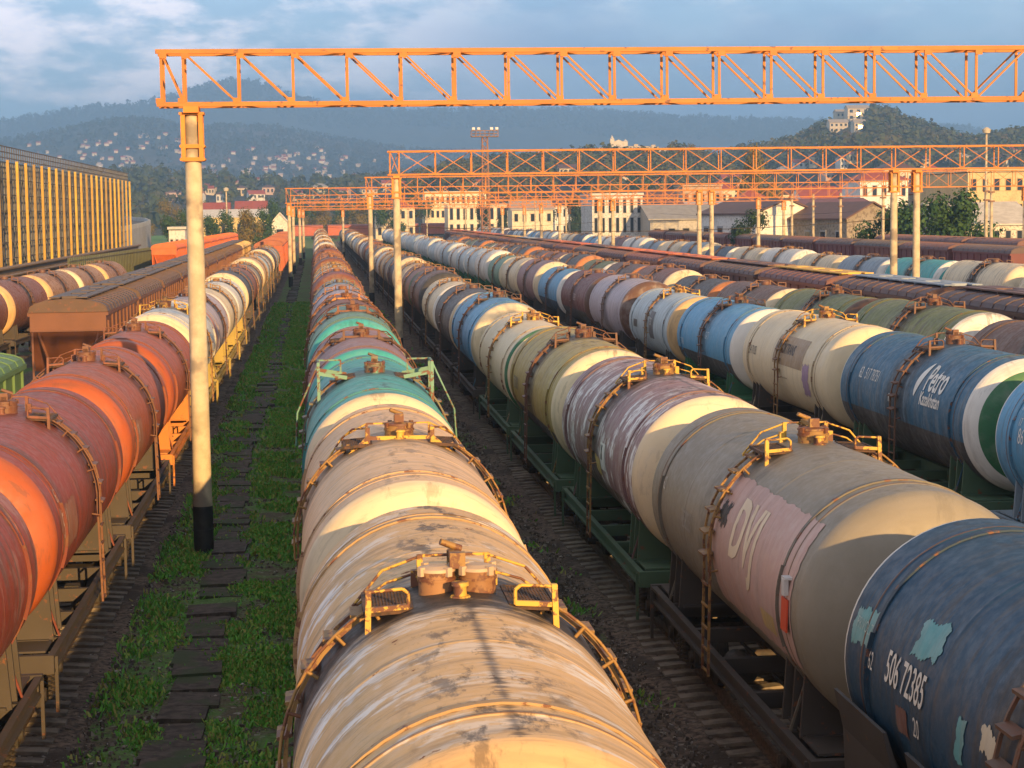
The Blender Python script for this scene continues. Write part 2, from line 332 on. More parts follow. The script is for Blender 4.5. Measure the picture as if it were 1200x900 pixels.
# grass blades, weeds, loose stones
def grass():
    rs = np.random.RandomState(5); N = 420000
    y = 22 + (rs.rand(N) ** 1.7) * 150
    x = np.where(rs.rand(N) < .86, -1.7 + rs.randn(N) * .95, np.where(rs.rand(N) < .5, 4.2 + rs.randn(N) * .7, 11.3 + rs.randn(N) * 1.6))
    cl = np.sin(x * 2.3 + y * .9) + np.sin(y * 1.7 - x * 1.1) + np.sin(x * 5.1 + y * 2.7) * .6 + rs.randn(N) * .6
    lane = np.abs(x + 1.9) < 1.9
    cl += 1.3 * np.sin(x * .9 - y * .33 + 1) * np.sin(y * .21 + x * .5); keep = np.where(lane, cl > -.1, cl > 2.3)
    keep &= ~((np.abs(x + 2.25 + .12 * np.sin(y * 1.9)) < .36) & (rs.rand(N) < .94)); keep &= (x > -3.9); keep &= ~((x > -.25) & (x < 2.7)); keep &= ~((x > 5.6) & (x < 8.6))
    x, y = x[keep], y[keep]; n = len(x); a = rs.rand(n) * 2 * pi
    h = (.035 + .075 * rs.rand(n) ** 1.5) * (1 + y / 110); wd = (.007 + .014 * rs.rand(n)) * (1 + y / 40)
    lx, ly = rs.randn(n) * .05, rs.randn(n) * .05
    z0 = np.full(n, -.29); V = np.zeros((n, 4, 3)); c, s = np.cos(a) * wd, np.sin(a) * wd
    V[:, 0] = np.stack([x - c, y - s, z0], 1); V[:, 1] = np.stack([x + c, y + s, z0], 1)
    V[:, 2] = np.stack([x + lx + c * .5, y + ly + s * .5, z0 + h], 1); V[:, 3] = np.stack([x + lx - c * .5, y + ly - s * .5, z0 + h], 1)
    o = obj('grass', np_quads('grass', V, mat_leaf('grass blades', [(.09, .26, .035), (.15, .42, .05), (.12, .36, .08), (.30, .42, .08), (.34, .28, .10)])))
    tag(struct(o, 'stuff'), 'low green grass and weeds on the lane beside the slab path', 'grass')
grass()
def stones():
    rs = np.random.RandomState(8); N = 26000; y = 22 + rs.rand(N) ** 1.8 * 75; x = np.where(rs.rand(N) < .5, rs.uniform(-4.6, 0, N), rs.uniform(3, 6, N))
    V = []; base = np.array([[-1, -1, -1], [1, -1, -1], [1, 1, -1], [-1, 1, -1], [-.6, -.6, 1], [.6, -.6, 1], [.6, .6, 1], [-.6, .6, 1]]); fi = [[4, 5, 6, 7], [0, 1, 5, 4], [1, 2, 6, 5], [2, 3, 7, 6], [3, 0, 4, 7]]
    s = (.012 + .035 * rs.rand(N) ** 3)
    P = base[None] * (1 + rs.randn(N, 8, 3) * .28) * s[:, None, None]; a = rs.rand(N) * 6.28; ca, sa = np.cos(a)[:, None], np.sin(a)[:, None]
    X = P[:, :, 0] * ca - P[:, :, 1] * sa + x[:, None]; Y = P[:, :, 0] * sa + P[:, :, 1] * ca + y[:, None]; Z = P[:, :, 2] * .8 - .265
    Q = np.stack([X, Y, Z], 2)[:, np.array(fi)].reshape(-1, 4, 3)
    o = obj('loose_stones', np_quads('loose_stones', Q, mat_leaf('stones', [(.06, .05, .045), (.14, .115, .10), (.08, .065, .055), (.10, .085, .075), (.38, .35, .31)])))
    tag(struct(o, 'stuff'), 'loose dark and pale stones scattered over the ground between the rows', 'gravel')
stones()
# ------------------------------------------------------------------ tank cars
RT, ZT, HL = 1.5, 2.8, 4.95
def seam_profile():
    p = [(-HL, RT), (-HL + .05, RT)]
    for s, hgt in ((-4.35, .011), (-2.1, .0035), (2.1, .0035), (4.35, .011)):
        for dy, dr in ((-.07, 0), (-.028, 0), (-.02, hgt), (.02, hgt), (.028, 0), (.07, 0)): p.append((s + dy, RT + dr))
    p.append((HL, RT)); return p
def m_shell(n=72): b = MB(); b.lathe_y(seam_profile(), ZT, n); return b.mesh('tank_shell', [TANK])
def cap_prof(k=9):
    p = [(-HL, RT)]
    for i in range(1, k + 1): t = pi / 2 * i / k; p.append((-HL - .48 * sin(t), max(RT * cos(t) ** .62, .002)))
    return p
def m_cap(n=72): b = MB(); b.lathe_y(cap_prof(), ZT, n); return b.mesh('end_cap', [TANK])
def arc(r, a0, a1, n, y):
    return [Vector((r * sin(a0 + (a1 - a0) * i / n), y, ZT + r * cos(a0 + (a1 - a0) * i / n))) for i in range(n + 1)]
def m_ladder(sd, lower=True):
    b = MB(); a1 = pi * .53
    for yo in (-.21, .21):
        pts = arc(RT + .07, .5, a1, 9, yo); pts.append(Vector((RT + .10, yo, .95)))
        pts = [Vector((p.x * sd, p.y, p.z)) for p in pts]
        for q, w_ in zip(pts, pts[1:]): b.bar(q, w_, .035)
    for i in range(6):
        a = .6 + (a1 - .65) * i / 5; p = Vector((sd * (RT + .09) * sin(a), 0, ZT + (RT + .09) * cos(a))); b.box(p, (.14, .40, .035), ry=sd * (a - .6) * .3)
    for i in range(5): b.bar((sd * (RT + .10), -.2, 1.0 + i * .32), (sd * (RT + .10), .2, 1.0 + i * .32), .03)
    return b.mesh('ladder', [METAL])
def m_handrail(sd):
    b = MB(); pts = [Vector((sd * p.x, -.34, p.z)) for p in arc(RT + .12, .50, 1.5, 8, 0)] + [Vector((sd * (RT + .11), -.34, ZT - .3))]
    b.tube(pts, .016)
    for q in (pts[0], pts[2], pts[4], pts[6], pts[9]): b.tube([q, Vector((sd * (RT - .01) * sin(atan2(q.x * sd, q.z - ZT)), -.34, ZT + (RT - .01) * cos(atan2(q.x * sd, q.z - ZT))))], .018)
    return b.mesh('handrail', [METAL])
def m_hoopA(sd):     # hoop rail standing in front of a walkway plate
    b = MB(); x0, x1 = sd * .60, sd * 1.04; z = ZT + RT
    b.tube([Vector(q) for q in ((x0, -.55, z - .02), (x0, -.55, z + .16), (x0 + sd * .06, -.55, z + .22), (x1, -.55, z + .22))], .022)
    b.bar((x0, -.55, z), (x1, -.55, z), .045, 0, .06)
    b.bar((x1, -.55, z + .25), (x1 + sd * .02, -.57, z - .46), .065)
    b.box((x1 + sd * .02, -.57, z - .42), (.14, .10, .05), ry=sd * .7); return b.mesh('hoop_rail', [METAL])
def m_rearA():
    b = MB(); z = ZT + RT
    for sd in (-1, 1):
        b.bar((sd * .40, .46, z - .08), (sd * .40, .46, z + .36), .07); b.box((sd * .46, .42, z + .05), (.10, .08, .26))
        b.tube([Vector((sd * .40, .46, z + .34)), Vector((sd * .85, .46, z + .20)), Vector((sd * 1.2, .46, z - .22))], .02); b.tube([Vector((sd * .40, .46, z + .14)), Vector((sd * .80, .46, z + .04)), Vector((sd * 1.2, .46, z - .25))], .018)
    b.bar((-.42, .46, z + .35), (.42, .46, z + .35), .035); return b.mesh('rear_rail', [METAL])
def m_frontB():     # one straight bar across the crown with two end stands
    b = MB(); z = ZT + RT
    b.bar((-.62, -.32, z + .06), (.62, -.32, z + .06), .05, 0, .08)
    for sd in (-1, 1):
        b.bar((sd * .62, -.32, z - .16), (sd * .62, -.32, z + .28), .08, 0, .10); b.bar((sd * .64, -.32, z + .05), (sd * 1.35, -.34, z - .62), .08, 0, .09)
        b.tube([Vector((sd * .62, -.32, z + .27)), Vector((sd * .9, .1, z + .22)), Vector((sd * 1.1, .3, z + .02)), Vector((sd * 1.1, .3, z - .45))], .022)
    return b.mesh('front_rail', [METAL])
def m_rearB():
    b = MB(); z = ZT + RT
    for sd in (-1, 1):
        b.bar((sd * .62, .45, z - .18), (sd * .62, .45, z + .26), .055); b.tube([Vector((sd * .62, .45, z + .25)), Vector((sd * 1.1, .40, z + .02)), Vector((sd * 1.45, .3, z - .5))], .02)
    b.bar((-.62, .45, z + .25), (.62, .45, z + .25), .035); return b.mesh('rear_rail', [METAL])
def m_sideC(sd):     # tall side stand carrying a grated step, crown left open
    b = MB(); z = ZT + RT
    for yy in (-.5, .45):
        b.bar((sd * 1.2, yy, z - .7), (sd * 1.2, yy, z + .24), .065, 0, .07); b.bar((sd * .60, yy, z - .08), (sd * 1.2, yy, z + .02), .045, 0, .08)
    b.bar((sd * 1.2, -.5, z + .23), (sd * 1.2, .45, z + .23), .045); b.bar((sd * .72, .45, z + .23), (sd * 1.2, .45, z + .23), .035); b.bar((sd * .72, .45, z - .1), (sd * .72, .45, z + .23), .035)
    b.tube([Vector((sd * 1.2, -.5, z + .22)), Vector((sd * 1.66, -.5, z - .8)), Vector((sd * 1.70, -.5, z - 1.5))], .022)
    return b.mesh('side_stand', [METAL])
def m_plate(sd, fine=True):
    b = MB(); x0, x1, z = sd * .56, sd * 1.08, ZT + RT - .06; lo, hi = min(x0, x1), max(x0, x1)
    for y in (-.5, .38): b.bar((lo, y, z), (hi, y, z), .04, 0, .06)
    for x in (lo, hi): b.bar((x, -.5, z), (x, .38, z), .04, 0, .06)
    n = 14 if fine else 5
    for i in range(1, n): x = lo + (hi - lo) * i / n; b.bar((x, -.5, z), (x, .38, z), .016 if fine else .06, 0, .035)
    for i in range(1, n): y = -.5 + .88 * i / n; b.bar((lo, y, z + .002), (hi, y, z + .002), .014 if fine else .06, 0, .03)
    b.bar((hi if sd > 0 else lo, 0, z), (sd * 1.05, 0, z - .4), .05)
    return b.mesh('walkway_plate', [GRATE])
def m_hatch(xo, R_=.22): b = MB(); b.cyl((xo, 0, ZT + RT - .08), (xo, 0, ZT + RT + .17), R_, R_ * .98, 24); b.cyl((xo, 0, ZT + RT + .09), (xo, 0, ZT + RT + .115), R_ * 1.06, R_ * 1.06, 24); return b.mesh('hatch', [METAL])
def m_lid(xo, R_=.23):
    b = MB(); b.cyl((xo, 0, ZT + RT + .172), (xo, 0, ZT + RT + .20), R_, R_ * .98, 24); b.cyl((xo, 0, ZT + RT + .20), (xo, 0, ZT + RT + .22), R_ * .93, R_ * .5, 24)
    for k in range(4): a = k * pi / 2 + .6; b.box((xo + R_ * cos(a), R_ * sin(a), ZT + RT + .18), (.05, .05, .08), rz=a)
    return b.mesh('lid', [METAL])
def m_valve():
    b = MB(); z = ZT + RT; b.cyl((0, -.36, z - .1), (0, -.36, z + .10), .065, .055, 12); b.cyl((0, -.36, z - .05), (0, -.36, z + .01), .12, .085, 12); b.cyl((0, -.36, z + .10), (0, -.36, z + .13), .08, .075, 12)
    return b.mesh('valve', [METAL])
def m_hinge():
    b = MB(); z = ZT + RT; b.box((0, .2, z + .25), (.10, .6, .06)); b.box((0, -.05, z + .27), (.14, .10, .14)); b.box((0, .46, z + .1), (.12, .06, .34)); b.cyl((.07, .47, z + .28), (-.12, .42, z + .36), .035, .03, 8); return b.mesh('hatch_hinge', [METAL])
def m_frame():
    b = MB()
    b.box((0, 0, 1.03), (.42, 10.9, .36))
    for sd in (-1, 1):
        b.box((sd * 1.40, 0, 1.16), (.10, 10.7, .05)); b.box((sd * 1.36, 0, 1.05), (.03, 10.7, .20)); b.box((sd * 1.40, 0, .94), (.10, 10.7, .04))
        for y in (-5.4, 5.4): b.box((sd * .77, y, 1.06), (1.36, .12, .28))
        b.box((sd * 1.46, -5.25, .72), (.05, .05, .85)); b.box((sd * 1.46, 5.25, .72), (.05, .05, .85))
    for y in (-3.95, -2.0, 0, 2.0, 3.95):
        for sd in (-1, 1): b.box((sd * .78, y, 1.05), (1.12, .14, .22))
    for y in (-4.75, 4.75):
        for sd in (-1, 1): b.box((sd * .85, y, 1.205), (.9, .95, .03))
    return b.mesh('underframe', [METAL])
def m_saddle():
    b = MB(); pts = [(-1.32, 1.19)] + [(RT * .99 * sin(a), ZT - RT * .99 * cos(a)) for a in [radians(-58 + i * 116 / 12) for i in range(13)]] + [(1.32, 1.19)]
    for y in (-.45, 0, .45):
        n = len(pts); b.prism(pts[::-1], 'y', y - .03, y + .03)
    b.box((0, 0, 1.21), (2.5, 1.1, .04)); return b.mesh('saddle', [METAL])
def m_strap():
    b = MB(); P = [Vector((RT * 1.008 * sin(a), 0, ZT + RT * 1.008 * cos(a))) for a in [radians(-130 + i * 260 / 40) for i in range(41)]]
    for q, w_ in zip(P, P[1:]): b.bar(q, w_, .07, 0, .016) if 0 else b.bar(q, w_, .08, 0, .02)
    for sd in (-1, 1): b.bar(P[0] if sd < 0 else P[-1], (sd * 1.36, 0, 1.2), .03)
    return b.mesh('tie_strap', [METAL])
def m_bogie(sub=True):
    b = MB()
    for sd in (-1, 1):
        x = sd * 1.02
        b.prism([(-1.2, .42), (-1.05, .62), (-.55, .70), (-.35, .86), (.35, .86), (.55, .70), (1.05, .62), (1.2, .42), (.95, .36), (.5, .30), (.38, .14), (-.38, .14), (-.5, .30), (-.95, .36)], 'x', x - .09, x + .09)
        for yy in (-.2, 0, .2):
            for k in range(5): b.cyl((x + sd * .13, yy * 1.1, .24 + k * .075), (x + sd * .13, yy * 1.1, .28 + k * .075), .085, .085, 10)
        for yy in (-.925, .925): b.box((x + sd * .04, yy, .475), (.24, .32, .30)); b.cyl((x + sd * .12, yy, .475), (x + sd * .22, yy, .475), .12, .10, 12)
    b.box((0, 0, .72), (2.4, .34, .26)); return b.mesh('bogie', [GRIME])
def m_wheelset():
    b = MB()
    for sd in (-1, 1): b.cyl((sd * .72, 0, .475), (sd * .84, 0, .475), .475, .47, 28); b.cyl((sd * .69, 0, .475), (sd * .72, 0, .475), .50, .50, 28)
    b.cyl((-1.05, 0, .475), (1.05, 0, .475), .08, .08, 12); return b.mesh('wheelset', [GRIME])
def m_coupler():
    b = MB(); b.box((0, -5.55, 1.0), (.22, .4, .26)); b.box((0, -5.84, 1.0), (.34, .3, .32)); b.box((.16, -6.0, 1.0), (.12, .2, .28)); b.tube([Vector((.35, -5.45, .9)), Vector((.35, -5.7, .55)), Vector((.2, -6.0, .5))], .03); return b.mesh('coupler', [GRIME])
def m_brake():
    b = MB(); b.cyl((-.9, .5, .82), (-.9, 1.15, .82), .2, .2, 14); b.cyl((.85, -1.6, .8), (.85, -.7, .8), .17, .17, 14); b.box((.9, 1.2, .85), (.25, .3, .3)); b.cyl((0, 0, 1.3), (0, 0, .55), .14, .1, 12); b.bar((-.4, -3, .7), (-.4, 3, .7), .04); return b.mesh('brake_gear', [GRIME])
def m_top_simple():     # joined fittings for middle-distance cars
    b = MB(); z = ZT + RT
    b.cyl((0, 0, z - .08), (0, 0, z + .22), .27, .25, 12)
    for sd in (-1, 1):
        b.box((sd * .84, -.06, z - .02), (.52, .85, .05), ry=sd * .1); b.bar((sd * 1.06, -.5, z - .4), (sd * 1.06, -.5, z + .22), .06); b.bar((sd * .60, -.5, z + .2), (sd * 1.06, -.5, z + .2), .045); b.bar((sd * .60, -.5, z - .1), (sd * .60, -.5, z + .2), .045)
        b.bar((sd * .42, .46, z - .1), (sd * .42, .46, z + .3), .07); b.bar((sd * .42, .46, z + .28), (sd * 1.25, .46, z - .3), .045)
    b.bar((-.42, .46, z + .28), (.42, .46, z + .28), .04); return b.mesh('platform', [METAL])
def shrink(me, fx=.78, fz=.72):
    for v in me.vertices: v.co.x *= fx; v.co.z = ZT + RT + (v.co.z - ZT - RT) * fz - .07 * abs(v.co.x)
    return me
P = dict(shell=m_shell(), cap=m_cap(), shell2=m_shell(40), cap2=m_cap(40), ladL=m_ladder(-1), ladR=m_ladder(1), hrL=m_handrail(-1), hrR=m_handrail(1), hpL=shrink(m_hoopA(-1)), hpR=shrink(m_hoopA(1)), rrA=shrink(m_rearA()), frB=shrink(m_frontB()), rrB=shrink(m_rearB()), sdL=m_sideC(-1), sdR=m_sideC(1), hinge=m_hinge(), plL=shrink(m_plate(-1)), plR=shrink(m_plate(1)),
         h0=m_hatch(0), lid0=m_lid(0), hL=m_hatch(-.185, .165), hR=m_hatch(.185, .165), lidL=m_lid(-.185, .172), lidR=m_lid(.185, .172), valve=m_valve(), frame=m_frame(), saddle=m_saddle(), strap=m_strap(), bogie=m_bogie(), wheels=m_wheelset(), coup=m_coupler(), brake=m_brake(), top=shrink(m_top_simple()))
def far_bogie_mesh():
    b = MB()
    for sd in (-1, 1):
        b.box((sd * 1.05, 0, .55), (.2, 2.2, .32))
        for y in (-.92, .92): b.cyl((sd * .72, y, .475), (sd * .86, y, .475), .475, .475, 14)
    b.box((0, 0, .7), (2.2, .3, .3)); return b.mesh('bogie', [GRIME])
P['bogie2'] = far_bogie_mesh()
Cc = dict(cream=(.70, .58, .39), tan=(.64, .41, .19), peach=(.70, .47, .27), grey=(.235, .21, .165), pink=(.47, .31, .275), mauve=(.27, .15, .155), olive=(.38, .29, .075), teal=(.055, .36, .36), blue=(.011, .055, .11), pblue=(.024, .12, .22),
          sky=(.10, .32, .53), rust=(.22, .075, .04), redor=(.37, .085, .027), red=(.27, .05, .028), dark=(.055, .055, .06), black=(.028, .027, .027), white=(.70, .68, .63), green=(.035, .15, .065), pale=(.46, .54, .58),
          brown=(.13, .065, .045), moss=(.15, .17, .045), yellow=(.60, .36, .05), maroon=(.14, .035, .035), greyblue=(.22, .29, .36), lilac=(.42, .36, .42), rustend=(.45, .17, .06), orange=(.55, .20, .035), greenf=(.06, .115, .065), rusttan=(.36, .19, .085), steel=(.055, .045, .04), seag=(.14, .29, .21))
def K(desc, shell, cap=None, cap2=None, ring=0., low=-9., lowc=None, fit='yellow', frame='steel', stain=.85, rust=.3, dirt=.6, fade=.4, wash=0., top='A', cat='tank car'):
    return dict(desc=desc, shell=Cc[shell], cap=Cc[cap or shell], cap2=Cc[cap2 or cap or shell], ring=ring, low=low, lowc=Cc[lowc or shell], fit=Cc[fit], frame=Cc[frame], stain=stain, rust=rust, dirt=dirt, fade=fade, wash=wash, top=top)
def tank_props(k, seed, cap=False):
    return dict(paint=k['cap'] if cap else k['shell'], paint2=k['cap2'] if cap else k['lowc'], low=-9. if cap else k['low'], ring=k['ring'] if cap else 0., stain=k['stain'] * .7 if cap else k['stain'], rust=k['rust'] * (.6 if cap else 1), dirt=k['dirt'] * (.7 if cap else 1), fade=k['fade'], wash=0. if cap else k['wash'], seed=seed, seam=0. if cap else 1.)
def tank_car(x, y, k, seed, label, group, nfrom=None):
    d = y; r = empty('tank_car', (x, y, 0)); tag(r, label, 'tank car', group)
    if nfrom: r.scale = (nfrom,) * 3
    near = d < 85; mid = d < 215
    sh, cp = (P['shell'], P['cap']) if near else (P['shell2'], P['cap2'])
    obj('tank_shell', sh, r, props=tank_props(k, seed))
    obj('end_cap', cp, r, props=tank_props(k, seed, True))
    fm = dict(paint=k['frame'], rust=.4); ft = dict(paint=k['fit'], rust=.62); lf = dict(paint=tuple(a * .28 + b * .72 for a, b in zip(k['fit'], (.16, .08, .045))), rust=.6)
    if not near: ft = lf; dk = dict(paint=(.10, .055, .035), rust=.5)
    obj('underframe', P['frame'], r, props=fm)
    if near:
        obj('end_cap', cp, r, rz=pi, props=tank_props(k, seed, True))
        if k['top'] == 'A' and x == XC:
            for a, l in (('hL', 'lidL'), ('hR', 'lidR')):
                h = obj('hatch', P[a], r, props=dict(paint=(.30, .15, .06), rust=.65)); obj('lid', P[l], h, props=dict(paint=(.5, .36, .24), rust=.4))
        else:
            h = obj('hatch', P['h0'], r, props=lf); obj('lid', P['lid0'], h, props=dict(paint=lf['paint'], rust=.75))
        obj('valve', P['valve'], r, props=ft); obj('hatch_hinge', P['hinge'], r, props=lf)
        for nm_, q in {'A': (('hoop_rail', 'hpL'), ('hoop_rail', 'hpR'), ('rear_rail', 'rrA')), 'B': (('front_rail', 'frB'), ('rear_rail', 'rrB')), 'C': (('side_stand', 'sdL'), ('side_stand', 'sdR'))}[k['top']]: obj(nm_, P[q], r, props=ft)
        for q in ('plL', 'plR'): obj('walkway_plate', P[q], r)
        for q in ('ladL', 'ladR'): obj('ladder', P[q], r, props=lf)
        if k['top'] != 'C':
            for q in ('hrL', 'hrR'): obj('handrail', P[q], r, props=lf)
        for yy in (-3.95, 3.95):
            obj('saddle', P['saddle'], r, (0, yy, 0), props=fm); obj('tie_strap', P['strap'], r, (0, yy * 1.035, 0), props=dict(paint=tuple(c * .6 for c in k['shell']), rust=.5))
            bo = obj('bogie', P['bogie'], r, (0, yy, 0))
            for wy in (-.925, .925): obj('wheelset', P['wheels'], bo, (0, wy, 0))
        obj('coupler', P['coup'], r); obj('coupler', P['coup'], r, rz=pi); obj('brake_gear', P['brake'], r)
    else:
        obj('platform', P['top'], r, props=ft)
        if mid:
            for q in ('ladL', 'ladR'): obj('ladder', P[q], r, props=lf)
        for yy in (-3.95, 3.95): obj('saddle', P['saddle'], r, (0, yy, 0), props=fm); obj('bogie', P['bogie2'], r, (0, yy, 0))
    return r
PITCH = 12.02
def lettering(parent, s, yl, zl, size, side=-1, col=(.75, .74, .70), xs=.72, bold=0., rust=.3, name='lettering'):
    cu = bpy.data.curves.new('t', 'FONT'); cu.body = s; cu.size = size * 1.35; size = size * 1.35; cu.offset = bold; cu.resolution_u = 3
    o = bpy.data.objects.new('t', cu); COL.objects.link(o); dg = bpy.context.evaluated_depsgraph_get()
    me = bpy.data.meshes.new_from_object(o.evaluated_get(dg)); bpy.data.objects.remove(o)
    bm = bmesh.new(); bm.from_mesh(me)
    for _ in range(2): bmesh.ops.subdivide_edges(bm, edges=[e for e in bm.edges if e.calc_length() > size * .25], cuts=1)
    bmesh.ops.triangulate(bm, faces=bm.faces)
    for v in bm.verts:
        u, q = v.co.x * xs, v.co.y; a = math.asin(max(-.99, min(.99, (zl - ZT) / RT))) + q / RT
        rr = RT + .016; v.co = Vector((side * rr * cos(a), yl + side * u, ZT + rr * sin(a)))
    bm.to_mesh(me); bm.free(); me.materials.clear(); me.materials.append(METAL); me.name = name
    return obj(name, me, parent, props=dict(paint=col, rust=rust))
def patch(parent, y0, y1, z0, z1, col, side=-1, name='painted_panel', rough=.0, off=.008, rust=.25, seed=1, tank=True, zaxis=True):
    """thin paint panel hugging the shell between two heights, ragged when rough > 0"""
    a0, a1 = (math.asin((z - ZT) / RT) if zaxis else radians(z) for z in (z0, z1)); n = mm = 44; b = MB(); V = []; wy, wa = abs(y1 - y0), abs(a1 - a0) * RT
    for j in range(mm + 1):
        for i in range(n + 1):
            yy = y0 + (y1 - y0) * i / n; aa = a0 + (a1 - a0) * j / mm
            if rough:       # ragged brushed edges: the whole border wanders, fading inwards
                eu = (2 * i / n - 1); ev = (2 * j / mm - 1); q, p_ = yy * 6 + seed, aa * RT * 6 + seed
                yy += rough * 2.2 * (nz(1.1, p_, seed) + .5 * nz(2, p_ * 4.1, seed)) * abs(eu) ** 3 * wy ** .3; aa += rough * 2.2 / RT * (nz(q, .7, seed + 2) + .6 * nz(q * 4.3, 1.7, seed)) * abs(ev) ** 3 * wa ** .3
            V.append((side * (RT + off) * cos(aa), yy, ZT + (RT + off) * sin(aa)))
    b.add(V, [(j * (n + 1) + i, j * (n + 1) + i + 1, (j + 1) * (n + 1) + i + 1, (j + 1) * (n + 1) + i) for j in range(mm) for i in range(n)], 0, True)
    pr = dict(paint=col, rust=rust)
    if tank: pr.update(paint2=col, low=-9., ring=0., stain=0., dirt=.3, fade=.5, wash=0., seed=seed * .37)
    return obj(name, b.mesh(name, [TANK if tank else METAL], False), parent, props=pr)
# rows
rowC = [K('weathered tan tank car with black spill marks and yellow railings', 'tan', 'tan', stain=1., wash=.8, rust=.42, dirt=.5, fade=.15),
        K('peach tank car with a yellow bar across its crown', 'peach', 'cream', stain=.6, top='B', rust=.3, fade=.15, dirt=.45),
        K('teal tank car with a cream end and pale green walkway stands', 'teal', 'cream', fit='seag', top='C', stain=.7, rust=.15),
        K('mauve tank car with brown walkway rails', 'mauve', 'teal', fit='brown', stain=.3, dirt=.2, top='B'),
        K('grey green tank car with a turquoise band', 'seag', 'teal', fit='rust', stain=.6, top='B'),
        K('rust red tank car with orange railings', 'rust', 'rust', fit='orange', rust=.5, top='B'),
        K('lilac and rust tank car', 'lilac', 'rust', fit='orange', rust=.5), K('pale blue tank car with a cream end', 'greyblue', 'cream', fit='seag', top='C')]
rowR1 = [K('dark blue tank car with a white edged end and a painted number', 'blue', 'white', lowc='dark', low=2.1, fit='steel', rust=.25, stain=.7, dirt=.75, fade=.1, top='B'),
         K('grey tank car with a big pink panel on its side', 'grey', 'grey', stain=.35, dirt=.15, fade=.15, rust=.12, top='A'),
         K('mauve and cream streaked tank car with a half cream end', 'mauve', 'cream', 'cream', stain=.9, fade=1., wash=.8, dirt=.4, low=2.2, lowc='brown', frame='greenf', rust=.35),
         K('olive yellow tank car with a dark skirt', 'olive', 'cream', 'cream', low=2.25, lowc='dark', fit='brown', stain=.9, frame='greenf'),
         K('cream tank car with yellow ladder and green ringed end', 'cream', 'green', 'cream', ring=1.42, stain=.15, dirt=.12, rust=.15, frame='greenf'),
         K('light blue tank car with a cream end', 'sky', 'cream', lowc='dark', low=2.0, fit='dark', stain=.5), K('black tank car with a pale band at its end', 'dark', 'cream', fit='dark', stain=.9), K('cream tank car with brown streaks', 'cream', 'white', stain=.6, rust=.35),
         K('dark brown tank car with rusty rails', 'brown', 'dark', fit='rust'), K('grey brown tank car with a green ringed end', 'rust', 'green', 'cream', ring=1.4)]
rowR2 = [K('turquoise blue tank car cut off by the right edge of the photo', 'sky', 'white', 'sky', ring=1.42, fit='steel', frame='greyblue', stain=.6),
         K('dark blue tank car with white company lettering and a green and white end', 'pblue', 'white', 'green', ring=1.25, lowc='dark', low=2.45, fit='brown', frame='greenf', stain=.75, dirt=.5, fade=.5, rust=.2),
         K('cream tank car with a brown lettered panel and a green half end', 'cream', 'cream', 'cream', stain=.25, rust=.16, dirt=.2, top='A'),
         K('sky blue tank car with a dark skirt and cream end', 'sky', 'white', lowc='dark', low=2.35, fit='dark', frame='green', stain=.75, dirt=.15, rust=.1),
         K('whitish grey tank car with a tan end and golden fittings', 'pale', 'tan', stain=.2, rust=.2), K('grey brown tank car with faded bands', 'lilac', 'brown', fit='brown', stain=.7, fade=1),
         K('maroon tank car with a dark skirt', 'maroon', 'brown', lowc='dark', low=2.3, fit='rust', stain=.4), K('bright blue tank car with a white end', 'sky', 'white', lowc='blue', low=2.4, fit='dark', stain=.8),
         K('mauve tank car with a cream end', 'mauve', 'cream', fit='rust'), K('cream tank car with grey belt', 'cream', 'cream', stain=.9)]
rowL = [K('dark red tank car with peeling paint at the left edge of the photo', 'red', 'red', fit='rust', frame='steel', rust=.42, wash=.1, stain=.3, fade=.12, dirt=.85),
        K('brick red tank car with white lettering', 'red', 'redor', fit='rust', frame='steel', rust=.42, stain=.45, fade=.12, dirt=.85), K('orange red tank car with rust brown ladder', 'redor', 'redor', fit='rust', frame='steel', stain=.5, fade=.12, dirt=.85),
        K('bright orange red tank car behind the concrete pole', 'redor', 'redor', fit='rust', frame='orange', stain=.45, fade=.12, dirt=.85), K('cream tank car with a yellow green frame', 'white', 'cream', fit='yellow', frame='olive', stain=.7),
        K('dull violet grey tank car', 'lilac', 'mauve', fit='brown', frame='olive'), K('cream yellow tank car with yellow ladder', 'cream', 'white', frame='olive'), K('white tank car with dark spill belt', 'white', 'white', stain=1., frame='olive')]
poolA = [K('cream', 'cream', 'cream'), K('brown', 'brown', 'rust', fit='rust'), K('white', 'white', 'white'), K('grey', 'grey', 'cream'), K('green grey', 'seag', 'cream'), K('rusty red', 'rust', 'rust', fit='orange', rust=.5), K('pale blue', 'pale', 'white'), K('dark grey', 'dark', 'cream', fit='brown'), K('tan', 'tan', 'cream')]
poolR = [K('rusty red', 'rust', 'rust', fit='orange', rust=.5), K('red brown', 'red', 'rust', fit='orange', rust=.45), K('cream and rust', 'cream', 'cream', rust=.5), K('orange cream', 'tan', 'cream', rust=.4)]
poolP = [K('pale blue grey', 'pale', 'white', frame='green', rust=.12, stain=.3), K('whitish', 'white', 'white', frame='green', rust=.15, stain=.3), K('light grey', 'pale', 'pale', frame='green', stain=.2)]
poolD = [K('dark brown', 'brown', 'rustend', fit='rust', rust=.35), K('black', 'dark', 'rustend', fit='brown', stain=.9, rust=.3), K('mossy dark', 'moss', 'white', fit='brown', stain=.9), K('sooty grey', 'black', 'tan', fit='brown'), K('rusty brown', 'rust', 'cream', rust=.5, fit='rust')]
rowR3 = [K('dark brown tank car without bands', 'brown', 'brown', fit='brown'), K('mossy green and black tank car with a white end', 'moss', 'white', fit='brown', stain=.9, dirt=.9), K('mossy green and brown tank car', 'moss', 'brown', fit='brown', stain=1, dirt=.9), K('brown tank car with a rusty cream end', 'brown', 'cream', rust=.4, fit='rust'), K('black tank car with an orange rust end', 'dark', 'rustend', fit='brown', rust=.3)]
